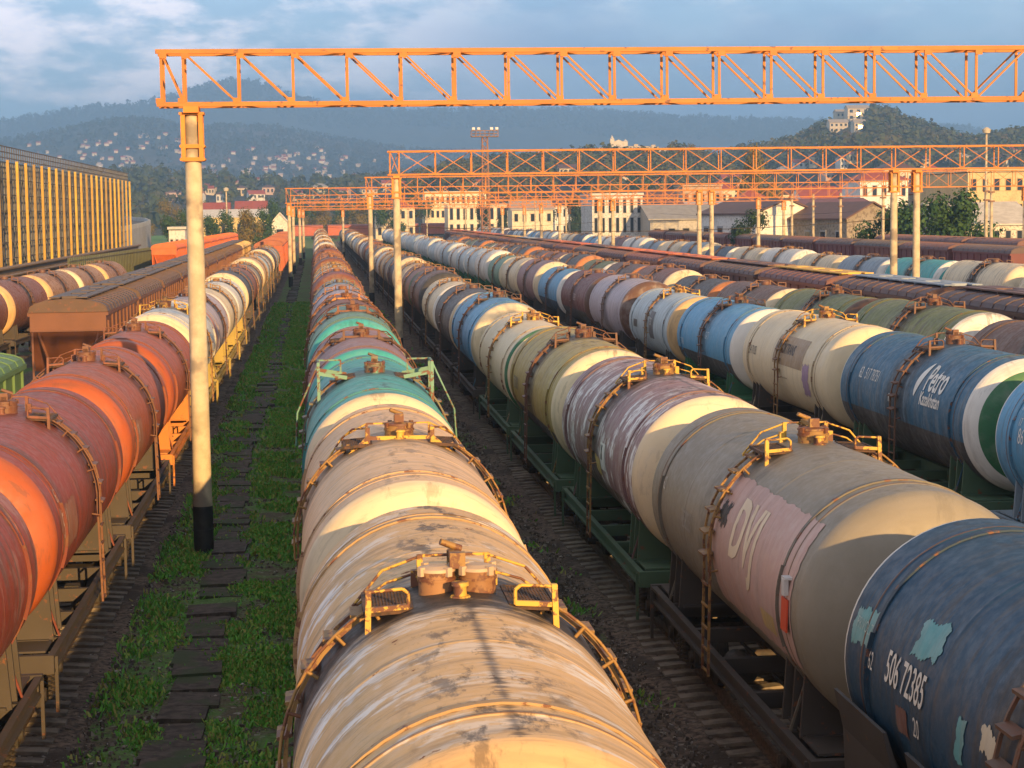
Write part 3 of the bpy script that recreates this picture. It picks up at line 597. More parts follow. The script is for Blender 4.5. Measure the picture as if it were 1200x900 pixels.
rowR5 = [K('cream tank car with mossy rust at its end', 'cream', 'moss', fit='dark', frame='dark'), K('cream tank car with a black belt', 'cream', 'cream', stain=1., fit='dark'), K('teal green tank car with a white end', 'teal', 'white', 'teal', ring=1.2, fit='dark', stain=.8), K('grey blue tank car with a white end', 'greyblue', 'white', fit='dark'), K('cream tank car with brown spill', 'cream', 'cream', stain=.9, rust=.3)]
poolE = [K('cream', 'cream', 'cream'), K('white', 'white', 'white'), K('blue', 'blue', 'white', fit='dark'), K('sky blue', 'sky', 'white', fit='dark'), K('grey', 'greyblue', 'cream'), K('maroon', 'maroon', 'white', fit='rust'), K('cream and rust', 'cream', 'tan', rust=.4), K('whitish grey', 'pale', 'white')]
CARS = {}
def row(key, x, y0, n, specs, pools, rowdesc, first=True):
    r = random.Random(hash(key) % 1000 if 0 else sum(map(ord, key)))
    last = None
    for i in range(n):
        y = y0 + i * PITCH
        if i < len(specs): k = specs[i]; lab = k['desc'] + (', nearest of the ' if i == 0 else ', in the ') + rowdesc if len((k['desc'] + ' ' + rowdesc).split()) < 13 else k['desc']
        else:
            pool = next(pl for (a, pl) in pools if y < a)
            k = r.choice(pool)
            while k is last and len(pool) > 1: k = r.choice(pool)
            last = k; lab = k['desc'] + ' tank car, ' + ordn(i) + ' along the ' + rowdesc
        CARS[key, i] = tank_car(x, y, k, r.random() + i * .13, lab, 'tank cars of the ' + rowdesc, (.955 + .07 * ((i * 37 + len(key) * 11) % 10) / 9) if y > 62 else None)
row('C', XC, 17, 36, rowC, [(190, poolR), (900, poolA)], 'centre row')
row('R1', XR1, 15, 38, rowR1, [(900, poolA)], 'first row right of centre')
row('R2', XR2, 33.8, 32, rowR2, [(160, poolA), (900, poolP)], 'second row right of centre')
row('R3', XR3, 50, 20, rowR3, [(900, poolD)], 'low dark row behind the blue cars')
row('R5', XR5, 95.5, 30, rowR5, [(900, poolE)], 'far cream row along the buildings')
row('L', XL, 22, 17, rowL, [(130, poolA), (900, poolA)], 'row left of the concrete pole')
# siding of rusty tank cars at the far left, running slightly askew
rk = [K('rusty brown tank car with a dark belt', 'rust', 'brown', fit='brown', rust=.6), K('brown and cream rusty tank car', 'rust', 'tan', fit='brown', rust=.7, stain=1.), K('tan rusty tank car with black middle', 'rusttan', 'tan', fit='brown', rust=.7, stain=1.), K('yellow cream rusty tank car', 'rusttan', 'cream', fit='brown', rust=.62, stain=1.), K('orange rusty tank car, farthest one before the fence', 'rusttan', 'tan', fit='brown', rust=.75, stain=1.)]
for i in range(5):
    yy = 97 + i * PITCH; xx = -17.7 + (yy - 95) * .034
    c = tank_car(xx, yy, rk[i], i * .31 + .2, rk[i]['desc'] + ', on the siding by the yellow columns', 'rusty tank cars on the far left siding'); c.rotation_euler.z = -.034
# lettering and panels on the near cars
c = CARS['R1', 0]; Y = 15
lettering(c, '506 72385', 18.5 - Y, 2.93, .34, xs=.62, bold=.004)
lettering(c, '62', 19.08 - Y, 2.92, .20, xs=.6); lettering(c, '20', 17.55 - Y, 2.62, .2, xs=.7)
TQ = (.11, .33, .36)
patch(c, 19.78 - Y, 19.1 - Y, 3.08, 3.44, TQ, rough=.035, seed=3, rust=.1); patch(c, 17.95 - Y, 17.3 - Y, 3.35, 3.68, TQ, rough=.04, seed=4, rust=.1); patch(c, 16.35 - Y, 16.15 - Y, 2.72, 3.12, TQ, rough=.03, seed=5); patch(c, 18.0 - Y, 17.85 - Y, 2.15, 2.3, TQ, rough=.03, seed=6); patch(c, 15.75 - Y, 15.4 - Y, 2.98, 3.2, (.55, .48, .36), rough=.04, seed=8, rust=.5)
patch(c, 18.1 - Y, 17.75 - Y, 2.52, 2.78, (.16, .07, .06), rough=.02, seed=9)
lettering(c, 'PRIVOLZ', 19.7 - Y, 3.22, .13, xs=.8, col=(.35, .5, .5))
def side_skirt(parent, y0, y1, col, side=-1):
    b = MB(); b.prism([(side * 1.46, 2.05), (side * 1.60, 2.5), (side * 1.64, 2.5), (side * 1.52, 2.0)], 'y', y0, y1); b.box((side * 1.50, (y0 + y1) / 2, 1.72), (.04, y1 - y0, .7), ry=side * .05)
    obj('side_skirt', b.mesh('side_skirt', [METAL]), parent, props=dict(paint=col, rust=.3))
side_skirt(c, -4.2, 2.4, (.05, .05, .055)); side_skirt(c, 3.1, 4.9, (.06, .055, .055))
c = CARS['R1', 1]; Y = 27.02
patch(c, 26.95 - Y, 22.35 - Y, -28, 45, Cc['pink'], rough=.012, seed=12, zaxis=False, rust=.1)
lettering(c, 'DVJ', 25.9 - Y, 2.92, .85, xs=.8, col=(.66, .55, .40), bold=.03, rust=.1)
patch(c, 24.0 - Y, 23.3 - Y, 2.3, 2.55, (.5, .36, .15), seed=14, off=.012, rust=.1); patch(c, 26.75 - Y, 26.3 - Y, 3.2, 3.5, (.03, .028, .03), rough=.08, seed=15, off=.012)
lettering(c, '78580351', 29.3 - Y, 2.75, .3, xs=.55, col=(.34, .33, .31)); lettering(c, '62', 31 - Y, 3.1, .22, xs=.6, col=(.55, .55, .52))
def placard(parent, yy, zz):
    b = MB(); a = math.asin((zz - ZT) / RT); b.box((-(RT + .03) * cos(a), yy, zz), (.02, .28, .40), 0, ry=-a); o = obj('hazard_placard', b.mesh('hazard_placard', [METAL]), parent, props=dict(paint=(.62, .07, .02), rust=.2))
    lettering(o, '33', yy + .1, zz + .03, .13, col=(.02, .02, .02)); lettering(o, '1203', yy + .13, zz - .15, .12, col=(.02, .02, .02))
    b = MB(); b.box((-(RT + .05) * cos(a + .22), yy, zz + .34), (.06, .12, .2)); b.box((-(RT + .05) * cos(a + .3), yy, zz + .45), (.1, .18, .03)); obj('sample_tap', b.mesh('sample_tap', [METAL]), parent, props=dict(paint=(.6, .6, .6), rust=.2))
placard(c, 22.55 - Y, 2.75)
c = CARS['R1', 2]; lettering(c, '51706', 3.3, 2.75, .3, col=(.6, .55, .5), xs=.6); patch(c, -1.1, -1.7, 2.5, 3.05, (.72, .72, .70), seed=20, rust=.05); lettering(c, 'X', -1.2, 2.72, .3, col=(.05, .05, .05), bold=.01); patch(c, -.4, -1.0, 2.35, 2.7, (.5, .36, .12), rough=.03, seed=22)
c = CARS['R1', 3]; patch(c, 3.8, 2.6, 2.65, 3.0, (.20, .16, .06), seed=23); lettering(c, '57240', 3.7, 2.7, .26, col=(.45, .4, .25), xs=.6)
def petro(c, Y):
    lettering(c, 'Petro', 44.98 - Y, 3.36, .72, xs=.64, bold=.016, rust=.12); lettering(c, 'Kazakhstan', 45.0 - Y, 3.02, .32, xs=.74, bold=.010, rust=.15)
    b = MB(); V = []; n = 20
    for i in range(n + 1):      # slanted leaf emblem left of the name
        t = i / n; V.append((t, .30 * sin(pi * t) ** .7)); 
    pts = [(.02 + u * .0 - q * .8 + .30 * (u - .5), u * .95) for u, q in V] + [(.02 + .30 * (u - .5) + q * .25, u * .95) for u, q in V[::-1]]
    bm = bmesh.new(); vs = []
    for (u, h) in pts:
        a = math.asin((3.15 - ZT) / RT) + h / RT; vs.append(bm.verts.new((-(RT + .014) * cos(a), 45.35 - Y - u, ZT + (RT + .014) * sin(a))))
    m_ = len(vs) // 2
    for i in range(m_ - 1):
        try: bm.faces.new((vs[i], vs[i + 1], vs[-i - 2], vs[-i - 1]))
        except Exception: pass
    me = bpy.data.meshes.new('emblem'); bm.to_mesh(me); bm.free(); me.materials.append(METAL); obj('emblem', me, c, props=dict(paint=(.75, .74, .70), rust=.1))
c = CARS['R2', 1]; Y = 34.8 + PITCH; petro(c, Y)
lettering(c, '62   517 78751', 50.2 - Y, 3.22, .32, xs=.66); lettering(c, 'KZ', 47.4 - Y, 2.85, .22)
c = CARS['R2', 0]; lettering(c, '86', 3.7, 2.85, .34, xs=.7); lettering(c, 'K30', 3.9, 3.5, .2, xs=.7); lettering(c, '17', 3.8, 3.2, .18, xs=.7)
c = CARS['R2', 2]; patch(c, 1.2 - .4, -2.8, 2.9, 3.75, (.36, .25, .15), seed=31, rust=.15); lettering(c, 'VOSTOKTRANS', .7, 3.25, .34, col=(.05, .045, .05), xs=.72, bold=.006); lettering(c, '54 7105', 4.0, 2.95, .3, col=(.06, .05, .05)); patch(c, -2.9, -3.6, 2.2, 3.1, (.34, .22, .36), rough=.05, seed=33, rust=.3); lettering(c, '- - - -', -.5, 2.45, .25, col=(.1, .08, .07))
c = CARS['R2', 3]; lettering(c, '57 480', 4.2, 2.5, .3, xs=.6, col=(.6, .66, .7)); lettering(c, 'GATX', -.6, 3.0, .3, xs=.6, col=(.55, .66, .75))
c = CARS['R2', 4]; patch(c, -.5, -1.6, 2.3, 3.5, (.12, .12, .13), seed=41, rust=.15); lettering(c, '730', -.6, 2.9, .34, col=(.6, .6, .56)); patch(c, 3.6, 2.6, 2.6, 2.95, (.08, .08, .08), seed=42)
c = CARS['R2', 6]; lettering(c, '73451', -.6, 2.8, .4, col=(.55, .5, .5))
for i, t in ((1, '5731'), (2, '74 028')):
    c = CARS['L', i]; patch(c, -4.4, -2.6, 2.5, 3.2, (.30, .11, .06), side=1, seed=50 + i, rough=.03); lettering(c, t, -4.3, 2.75, .42, side=1, xs=.6, col=(.55, .38, .3)); lettering(c, '62', -4.3, 3.3, .25, side=1, col=(.55, .38, .3))
# half green end of the cream car: an arc of paint on its dished end
# ------------------------------------------------------------------ hopper and covered wagons
def m_hbody(L, W, z0, ze, slope=True, ribs=9):
    b = MB(); h = L / 2; w_ = W / 2
    if slope:
        poly = [(-h, ze), (-h, ze - .75), (-h + 1.3, z0), (h - 1.3, z0), (h, ze - .75), (h, ze)]
    else: poly = [(-h, ze), (-h, z0), (h, z0), (h, ze)]
    b.prism(poly, 'x', -w_, w_)
    for sd in (-1, 1):
        for i in range(ribs):
            y = -h + .5 + (L - 1) * i / (ribs - 1); b.box((sd * (w_ + .035), y, (ze + z0) / 2 + (.25 if slope and i in (0, ribs - 1) else 0)), (.07, .11, (ze - z0) * (.5 if slope and i in (0, ribs - 1) else .96)))
        b.box((sd * (w_ + .045), 0, ze - .08), (.09, L, .14)); b.box((sd * (w_ + .03), 0, z0 + .1), (.08, L - 2.6 if slope else L, .14))
    if slope:
        for e in (-1, 1):
            for sd in (-1, 1): b.bar((sd * (w_ - .3), e * (h - .05), ze - .8), (sd * .6, e * (h - .5), 1.15), .09); b.bar((sd * (w_ - .08), e * (h - .08), ze - .8), (sd * (w_ - .08), e * (h - .08), 1.1), .08)
            b.box((0, e * (h + .03), ze - .74), (W, .05, .07))
    return b.mesh('body', [METAL])
def m_hroof(L, W, ze, zr, flat=False, ribs=12):
    b = MB(); h = L / 2 + .06; w_ = W / 2 + .06; n = 10
    pts = [(w_ * cos(pi - pi * i / n), ze + (zr - ze) * (sin(pi * i / n) ** .75)) for i in range(n + 1)]
    b.prism(pts[::-1], 'y', -h, h)
    for i in range(ribs): 
        y = -h + .15 + (L - .3) * i / (ribs - 1)
        for q, w2 in zip(pts, pts[1:]): b.bar((q[0], y, q[1] + .012), (w2[0], y, w2[1] + .012), .06, 0, .04)
    return b.mesh('roof', [METAL])
def m_walk(L, zr):
    b = MB()
    for sd in (-1, 1): b.box((sd * .55, 0, zr + .07), (.42, L * .96, .05)); [b.box((sd * .55, -L / 2 + L * (i + .5) / 8, zr), (.3, .06, .12)) for i in range(8)]
    for i in range(4): b.box((0, -L * .36 + i * L * .24, zr + .06), (.62, L * .17, .10))
    return b.mesh('roof_hatches', [METAL])
def m_hframe(L):
    b = MB(); b.box((0, 0, 1.0), (.4, L + .6, .3))
    for sd in (-1, 1): b.box((sd * 1.3, 0, 1.05), (.12, L, .22))
    for e in (-1, 1): b.box((0, e * L / 2, 1.05), (2.9, .14, .28)); b.box((0, e * (L / 2 + .45), 1.0), (.3, .5, .3))
    return b.mesh('underframe', [METAL])
HP = {}
def hopper(x, y, L, W, ze, zr, body, roof, walk, label, cat, group, slope=True, rz=0, rust=.45):
    key = (L, W, ze, zr, slope)
    if key not in HP: HP[key] = (m_hbody(L, W, 1.45 if slope else 1.2, ze, slope), m_hroof(L, W, ze, zr), m_walk(L, zr), m_hframe(L))
    a, b_, c_, d_ = HP[key]; r = empty('hopper_wagon' if slope else 'covered_wagon', (x, y, 0), rz); tag(r, label, cat, group)
    obj('body', a, r, props=dict(paint=body, rust=rust)); obj('roof', b_, r, props=dict(paint=roof, rust=rust))
    if walk: obj('roof_hatches', c_, r, props=dict(paint=walk, rust=rust * .7))
    obj('underframe', d_, r, props=dict(paint=(.06, .05, .045), rust=.5))
    for e in (-1, 1): obj('bogie', P['bogie2'], r, (0, e * (L / 2 - 1.8), 0))
    return r
for i in range(12):      # brown hoppers left of the red tank cars
    nm = ['rust brown covered hopper with a slanted orange lit end, nearest of its row'][0] if i == 0 else ('yellow topped hopper, ' if i > 9 else 'rust brown covered hopper, ') + ordn(i) + ' along the brown row'
    hopper(XLL1, 78 + 6.7 + i * 14.6, 13.4, 3.0, 3.9, 4.4, (.16, .058, .025) if i < 10 else (.45, .3, .12), (.10, .055, .033) if i < 10 else (.55, .4, .18), (.09, .06, .045), nm, 'hopper wagon', 'brown hoppers left of the red tank cars')
for i in range(9):
    yy = 230 + 6.7 + i * 14.6
    hopper(-17.8 + (yy - 230) * .016, yy, 13.4, 2.9, 3.9, 4.45, (.62, .14, .03), (.6, .14, .03), None, 'bright orange hopper, ' + ('nearest of the orange row' if i == 0 else ordn(i) + ' along the orange row'), 'hopper wagon', 'bright orange hoppers by the fence', rz=-.016, rust=.12)
gw = hopper(XLL1, 49.6, 13.4, 2.9, 3.5, 3.85, (.10, .20, .08), (.09, .19, .07), None, 'green covered wagon with ribbed sides at the left edge', 'covered wagon', None, slope=False, rust=.3)
wc = [((.11, .045, .05), (.11, .05, .055), (.62, .15, .035)), ((.12, .05, .045), (.10, .05, .05), (.26, .32, .40)), ((.26, .08, .04), (.13, .045, .05), (.72, .42, .07)), ((.10, .045, .04), (.085, .05, .055), (.15, .07, .05)), ((.30, .10, .05), (.16, .05, .05), (.60, .13, .035))]
wd = ['dark maroon hopper with orange roof hatches', 'brown hopper with blue grey roof walkways', 'red brown hopper with yellow roof walkways', 'dark brown hopper with brown hatches', 'rusty red hopper with red hatches']
for i in range(20):
    j = [3, 1, 2, 3, 0, 4, 0, 3, 4, 0][i % 10]
    hopper(XR4, 64 + i * 14.6, 13.4, 3.1, 4.1, 4.55, *wc[j], wd[j] + ', ' + ordn(i) + ' along the maroon row', 'hopper wagon', 'maroon hoppers behind the dark tank cars')
for i in range(11):
    j = i % 3
    hopper(XR6, 148 + i * 14.6, 13.4, 3.1, 4.0, 4.5, [(.15, .03, .035), (.13, .035, .035), (.18, .05, .04)][j], [(.09, .055, .06), (.12, .045, .045), (.08, .055, .055)][j], None, ['dark wine red', 'maroon', 'brown red'][j] + ' covered wagon, ' + ordn(i) + ' along the row before the buildings', 'covered wagon', 'wine red wagons before the buildings', slope=False, rust=.35)
for i in range(3):
    hopper(62, 168 + i * 14.6, 13.4, 3.1, 4.2, 4.7, (.16, .04, .04), (.14, .06, .06), None, 'dull red covered wagon in the rearmost row, ' + ['nearest', 'middle', 'farthest'][i] + ' of three', 'covered wagon', 'dull red wagons in the rearmost row', slope=False)
# red wagons standing across the far end of the yard, and the boxcars ending the left row
for i in range(4):
    hopper(-9.5 + i * 14.6 + 5, 585 + i * 3, 13.4, 3.1, 4.0, 4.5, [(.45, .09, .035), (.5, .10, .03), (.30, .07, .04), (.5, .11, .04)][i], (.3, .09, .05), None, ['red orange', 'bright red', 'dark red', 'orange red'][i] + ' wagon standing across the far end of the yard, ' + ordn(i) + ' from the left', 'covered wagon', 'red wagons across the far end', slope=False, rz=pi / 2 + .2, rust=.25)
for i in range(9):
    hopper(XL, 230 + i * 14.6, 13.4, 3.1, 4.1, 4.6, (.48, .11, .04), (.35, .11, .05), None, 'orange red covered wagon, ' + ordn(i) + ' behind the last tank car of the left row', 'covered wagon', 'orange wagons ending the left row', slope=False, rust=.25)
# ------------------------------------------------------------------ gantries
OR = (.50, .165, .02)
def gantry(yy, x0, x1, zb, zt, dep, step, poles, label, dirs=1, xmid=None, pr=.22, black=True, leaf=.0):
    r = empty('gantry', (0, yy, 0)); tag(r, label, 'gantry', 'orange lattice gantries across the yard'); pm = dict(paint=OR, rust=.4); t = .075 if yy < 60 else .07
    for yo in (0, dep):
        for z in (zb, zt):
            b = MB(); b.bar((x0, yo, z), (x1, yo, z), t * 1.25, 0, t * 1.35); obj('chord', b.mesh('chord', [METAL]), r, props=pm)
    n = int(round((x1 - x0) / step)); xs = [x0 + .12, x0 + .62] + [x0 + .62 + (x1 - x0 - .74) * i / n for i in range(1, n + 1)]
    xm = (x0 + x1) / 2 if xmid is None else xmid
    for yi, yo in enumerate((0, dep)):
        b = MB()
        for i, x in enumerate(xs):
            if yy < 60 and yi == 0: b.box((x + .05, -.045, zt - .10), (.17, .012, .12)); b.box((x - .05, -.045, zb + .08), (.17, .012, .12))
            b.bar((x, yo, zb), (x, yo, zt), t * .8, 0, t * .5)
            if i < len(xs) - 1:
                x2 = xs[i + 1]; down = (x < xm) if dirs > 0 else (x > xm)
                if dirs == 2: down = yi == 0
                (b.bar((x, yo, zt), (x2, yo, zb), t * .55, 0, t * .55) if down else b.bar((x, yo, zb), (x2, yo, zt), t * .55, 0, t * .55))
        obj('web_lattice', b.mesh('web_lattice', [METAL]), r, props=pm)
    b = MB()
    for z in (zb, zt):
        for i, x in enumerate(xs):
            b.bar((x, 0, z), (x, dep, z), t * .5)
            if i < len(xs) - 1: b.bar((x, 0 if i % 2 else dep, z), (xs[i + 1], dep if i % 2 else 0, z), t * .4)
    obj('plan_bracing', b.mesh('plan_bracing', [METAL]), r, props=pm)
    for x in poles:
        b = MB(); yp = dep / 2; b.cyl((x, yp, 1.0 if black else -.4), (x, yp, zb - .22), pr, pr * .84, 20); p = obj('pole', b.mesh('pole', [CONC]), r)
        if black:
            b = MB(); b.cyl((x, yp, -.5), (x, yp, .86), pr * 1.06, pr * 1.06, 20); b.cyl((x, yp, .28), (x, yp, .31), pr * 1.12, pr * 1.12, 20); obj('black_base', b.mesh('black_base', [BLACKP]), p)
            b = MB(); b.cyl((x, yp, .86), (x, yp, 1.06), pr * 1.05, pr * 1.05, 20); obj('white_ring', b.mesh('white_ring', [CONC]), p)
        b = MB()
        for z in (zb - .95, zb - 1.25): b.box((x, yp, z), (pr * 2.2, pr * 2.2, .09)); [b.cyl((x + s1 * pr * 1.15, yp - pr * 1.2, z), (x + s1 * pr * 1.15, yp + pr * 1.2, z), .04, .04, 8) for s1 in (-1, 1)]
        for s1 in (-1, 1):
            for s2 in (-1, 1): b.bar((x + s1 * pr * .92, yp + s2 * pr * .92, zb - 1.28), (x + s1 * pr * .92, yp + s2 * pr * .92, zb - .2), .10)
        b.box((x, yp, zb - .2), (pr * 2.6, pr * 2.4, .06)); b.box((x, yp, zb - .12), (pr * 1.6, dep + .1, .14)); b.box((x + .1, yp, zb - .3), (.3, .3, .2)); obj('clamp', b.mesh('clamp', [METAL]), p, props=dict(paint=(.68, .22, .02), rust=.3))
    return r
gantry(45, -3.55, 33.4, 10.22, 11.42, .72, 1.28, [-2.78, 32.5], 'nearest and tallest orange lattice gantry, on a concrete pole with a black base')
gantry(105, 4.0, 62, 9.75, 11.0, .7, 2.0, [4.45, 32.3, 33.6, 61], 'second orange lattice gantry, its left pole standing beside the centre row', 2)
gantry(166, 4.3, 66, 9.35, 10.75, .7, 2.0, [4.75, 33.5, 34.6, 63, 65], 'third orange lattice gantry, just below and behind the second one', 2)
gantry(212, -3.2, 66, 8.9, 10.5, .7, 2.1, [-2.8, 31.5, 33, 49.5, 65], 'fourth orange lattice gantry, on the nearest of the left line of far poles', 1)
gantry(259, -3.3, 66, 8.7, 10.2, .7, 2.1, [-2.9, 30.5, 33, 64], 'fifth orange lattice gantry, second of the left line of far poles', -1)
gantry(303, -2.8, 66, 8.5, 10.0, .7, 2.2, [-2.4, 29.5, 33, 64], 'sixth orange lattice gantry, third of the left line of far poles', 1)
gantry(347, -2.6, 66, 8.4, 9.9, .7, 2.2, [-2.1, 5, 30, 46, 64], 'farthest orange lattice gantry, before the crossing red wagons', -1)
def post(x, y, h, col, label, r=.2, arm=0):
    e = empty('catenary_post', (x, y, 0)); tag(e, label, 'post', 'single posts by the rear tracks'); b = MB(); b.cyl((0, 0, -.3), (0, 0, h), r, r * .7, 12); obj('pole', b.mesh('pole', [CONC]), e)
    b = MB()
    for z in (h - .6, h - 1.5): b.box((0, 0, z), (r * 2.6, r * 2.6, .16))
    if arm: b.bar((0, 0, h - .6), (arm, 0, h + .2), .07); b.bar((0, 0, h - 1.6), (arm, 0, h - .9), .07)
    obj('bracket', b.mesh('bracket', [METAL]), e, props=dict(paint=col, rust=.5)); return e
for u, y, vt, nm in ((928, 236, 227, 'grey post before the white gabled house'), (953, 225, 227, 'grey post between the white and the stone gabled houses'), (985, 213, 226, 'grey post before the stone gabled house'), (1035, 200, 225, 'grey post right of the stone gable'), (1156, 190, 217, 'left of two dark posts before the ruined wall'), (1162, 186, 218, 'right of two dark posts before the ruined wall'), (705, 330, 232, 'thin post before the white panelled hall'), (663, 330, 234, 'thin post left of the white panelled hall'), (478, 470, 238, 'thin far post behind the centre row, left one'), (500, 480, 238, 'thin far post behind the centre row, right one'), (545, 420, 236, 'thin far post left of the lamp mast'), (627, 420, 236, 'thin far post right of the lamp mast')):
    p = at(u, vt, y); post(p.x, y, p.z, (.2, .1, .06), nm, .2 if y < 300 else .17, 1.4 if y > 300 else 0)
def mast():
    p = at(568, 160, 330); r = empty('lamp_mast', (p.x, 330, 0)); tag(r, 'tall rusty lattice lamp mast with a lamp platform on top', 'lamp mast'); h = p.z; b = MB()
    for sx in (-1, 1):
        for sy in (-1, 1): b.bar((sx * .75, sy * .75, -.3), (sx * .45, sy * .45, h), .18)
    n = 16
    for i in range(n):
        z0, z1 = h * i / n, h * (i + 1) / n; a, c = .75 - .3 * i / n, .75 - .3 * (i + 1) / n
        for sx in (-1, 1):
            b.bar((sx * a, -a, z0), (-sx * c, -c, z1), .09); b.bar((-a, sx * a, z0), (-c, -sx * c, z1), .09); b.bar((sx * a, a, z0), (-sx * c, c, z1), .09)
    obj('lattice', b.mesh('lattice', [METAL]), r, props=dict(paint=(.22, .10, .06), rust=.5)); b = MB()
    b.box((0, 0, h), (4.6, 2, .15))
    for z in (h + .5, h + 1.0): [b.bar((-2.3, s * 1, z), (2.3, s * 1, z), .08) for s in (-1, 1)]; 
    for i in range(7): [b.bar((-2.3 + i * .766, s * 1, h), (-2.3 + i * .766, s * 1, h + 1), .07) for s in (-1, 1)]
    obj('lamp_platform', b.mesh('lamp_platform', [METAL]), r, props=dict(paint=(.2, .11, .08), rust=.4))
    for x in (-2.0, -1.1, 1.1, 2.0): b = MB(); b.box((x, -1.0, h + 1.25), (.5, .35, .45), rx=-.4); obj('lamp', b.mesh('lamp', [METAL]), r, props=dict(paint=(.6, .6, .6), rust=.1))
mast()
def pylon(u, vt, y, nm):
    p = at(u, vt, y); r = empty('lamp_post', (p.x, y, 0)); tag(r, nm, 'lamp post'); b = MB(); b.cyl((0, 0, -.3), (0, 0, p.z), .28, .14, 10); obj('pole', b.mesh('pole', [CONC]), r); b = MB(); b.cyl((0, 0, p.z), (0, 0, p.z + .5), .5, .6, 12); b.cyl((0, 0, p.z + .5), (0, 0, p.z + .8), .6, .2, 12); obj('lamp', b.mesh('lamp', [METAL]), r, props=dict(paint=(.5, .45, .35), rust=.2))
pylon(1156, 156, 260, 'tall slender lamp post rising over the gantry at the right'); pylon(265, 224, 420, 'brown lamp column left of the far poles')
# ------------------------------------------------------------------ overhead wires
def wire(pts, nm):
    b = MB()
    for a, c in pts: 
        a, c = Vector(a), Vector(c); L = [a.lerp(c, i / 10) - Vector((0, 0, .5 * (1 - (2 * i / 10 - 1) ** 2))) for i in range(11)]; b.tube(L, .018, 5)
    tag(obj('overhead_wire', b.mesh('overhead_wire', [GRIME])), nm, 'wire')
wire([((-2.8, 212.3, 6.4), (31.5, 212.3, 6.4))], 'thin dark wire strung low between the poles of the fourth gantry')
wire([((4.4, 105.3, 7.0), (32.3, 105.3, 7.0))], 'thin dark wire strung low between the poles of the second gantry')
wire([((54, 190, 7.2), (58, 330, 7.2))], 'thin wire running along the rear grey posts')
# ------------------------------------------------------------------ left rack, fence, ramp
def rack():
    X, y0, y1 = -30., 140., 321.; r = empty('loading_rack', (X, y0, 0)); tag(r, 'long grey clad rack building faced with tall yellow columns', 'rack building'); L = y1 - y0; zt = 13.6
    b = MB(); b.box((-1.9, L / 2, 6.8), (.3, L, 13.4))
    for i in range(int(L / 1.2)): b.box((-1.72, i * 1.2 + .4, 6.8), (.1, .16, 13.3))
    obj('cladding', b.mesh('cladding', [METAL]), r, props=dict(paint=(.15, .16, .17), rust=.2))
    n = int(L / 6.0)
    for i in range(n + 1):
        y = L - i * 6.0; b = MB(); b.box((0, y, 6.7), (.07, .14, 13.4)); b.box((-.10, y, 6.7), (.13, .07, 13.4)); b.box((-.20, y, 6.7), (.07, .14, 13.4)); obj('column', b.mesh('column', [METAL]), r, props=dict(paint=[(.58, .38, .05), (.55, .34, .05), (.34, .22, .06), (.50, .31, .05)][(i * 7) % 4], rust=.35))
    b = MB()
    for z in (3.6, 5.2, 6.8, 8.4, 10.0, 11.6): b.bar((-.9, 0, z), (-.9, L, z), .12)
    for i in range(int(L / 2)): b.bar((-1.2, i * 2., 0), (-1.2, i * 2., 13), .09); b.bar((-1.2, i * 2., 3 + (i % 4) * 2.2), (-1.2, i * 2. + 2, 5.2 + (i % 4) * 2.2), .07); b.bar((-1.8, i * 2., 3.6 + (i % 5) * 1.6), (-.4, i * 2., 3.6 + (i % 5) * 1.6), .08)
    obj('framework', b.mesh('framework', [METAL]), r, props=dict(paint=(.06, .055, .05), rust=.3)); b = MB()
    for z in (zt, zt + .55, zt + 1.1): b.bar((-.2, 0, z), (-.2, L, z), .09)
    for i in range(int(L / 1.5)): b.bar((-.2, i * 1.5, zt - .3), (-.2, i * 1.5, zt + 1.1), .08)
    obj('roof_railing', b.mesh('roof_railing', [METAL]), r, props=dict(paint=(.12, .10, .08), rust=.3))
    b = MB(); b.box((.9, L / 2, 1.5), (.3, L, 3.0)); b.cyl((1.3, 0, 3.0), (1.3, L, 3.0), .2, .2, 10); b.cyl((1.5, 0, 2.3), (1.5, L, 2.3), .16, .16, 10); obj('pipe_wall', b.mesh('pipe_wall', [METAL]), r, props=dict(paint=(.20, .13, .06), rust=.5))
rack()
def fence():
    r = empty('metal_fence', (-24.5, 195, 0)); tag(r, 'olive green corrugated metal fence beside the orange hoppers', 'fence'); b = MB()
    for i in range(100): b.box((.03 * (i % 2), i * .62, 1.7), (.06, .6, 3.8 + .05 * (i % 3)))
    obj('panels', b.mesh('panels', [METAL]), r, props=dict(paint=(.16, .17, .07), rust=.4)); b = MB(); b.bar((.1, 0, 3.3), (.1, 62, 3.3), .1); b.bar((.1, 0, .8), (.1, 62, .8), .1); obj('rails', b.mesh('rails', [METAL]), r, props=dict(paint=(.12, .12, .06), rust=.4))
    r.rotation_euler.z = -.05
fence()
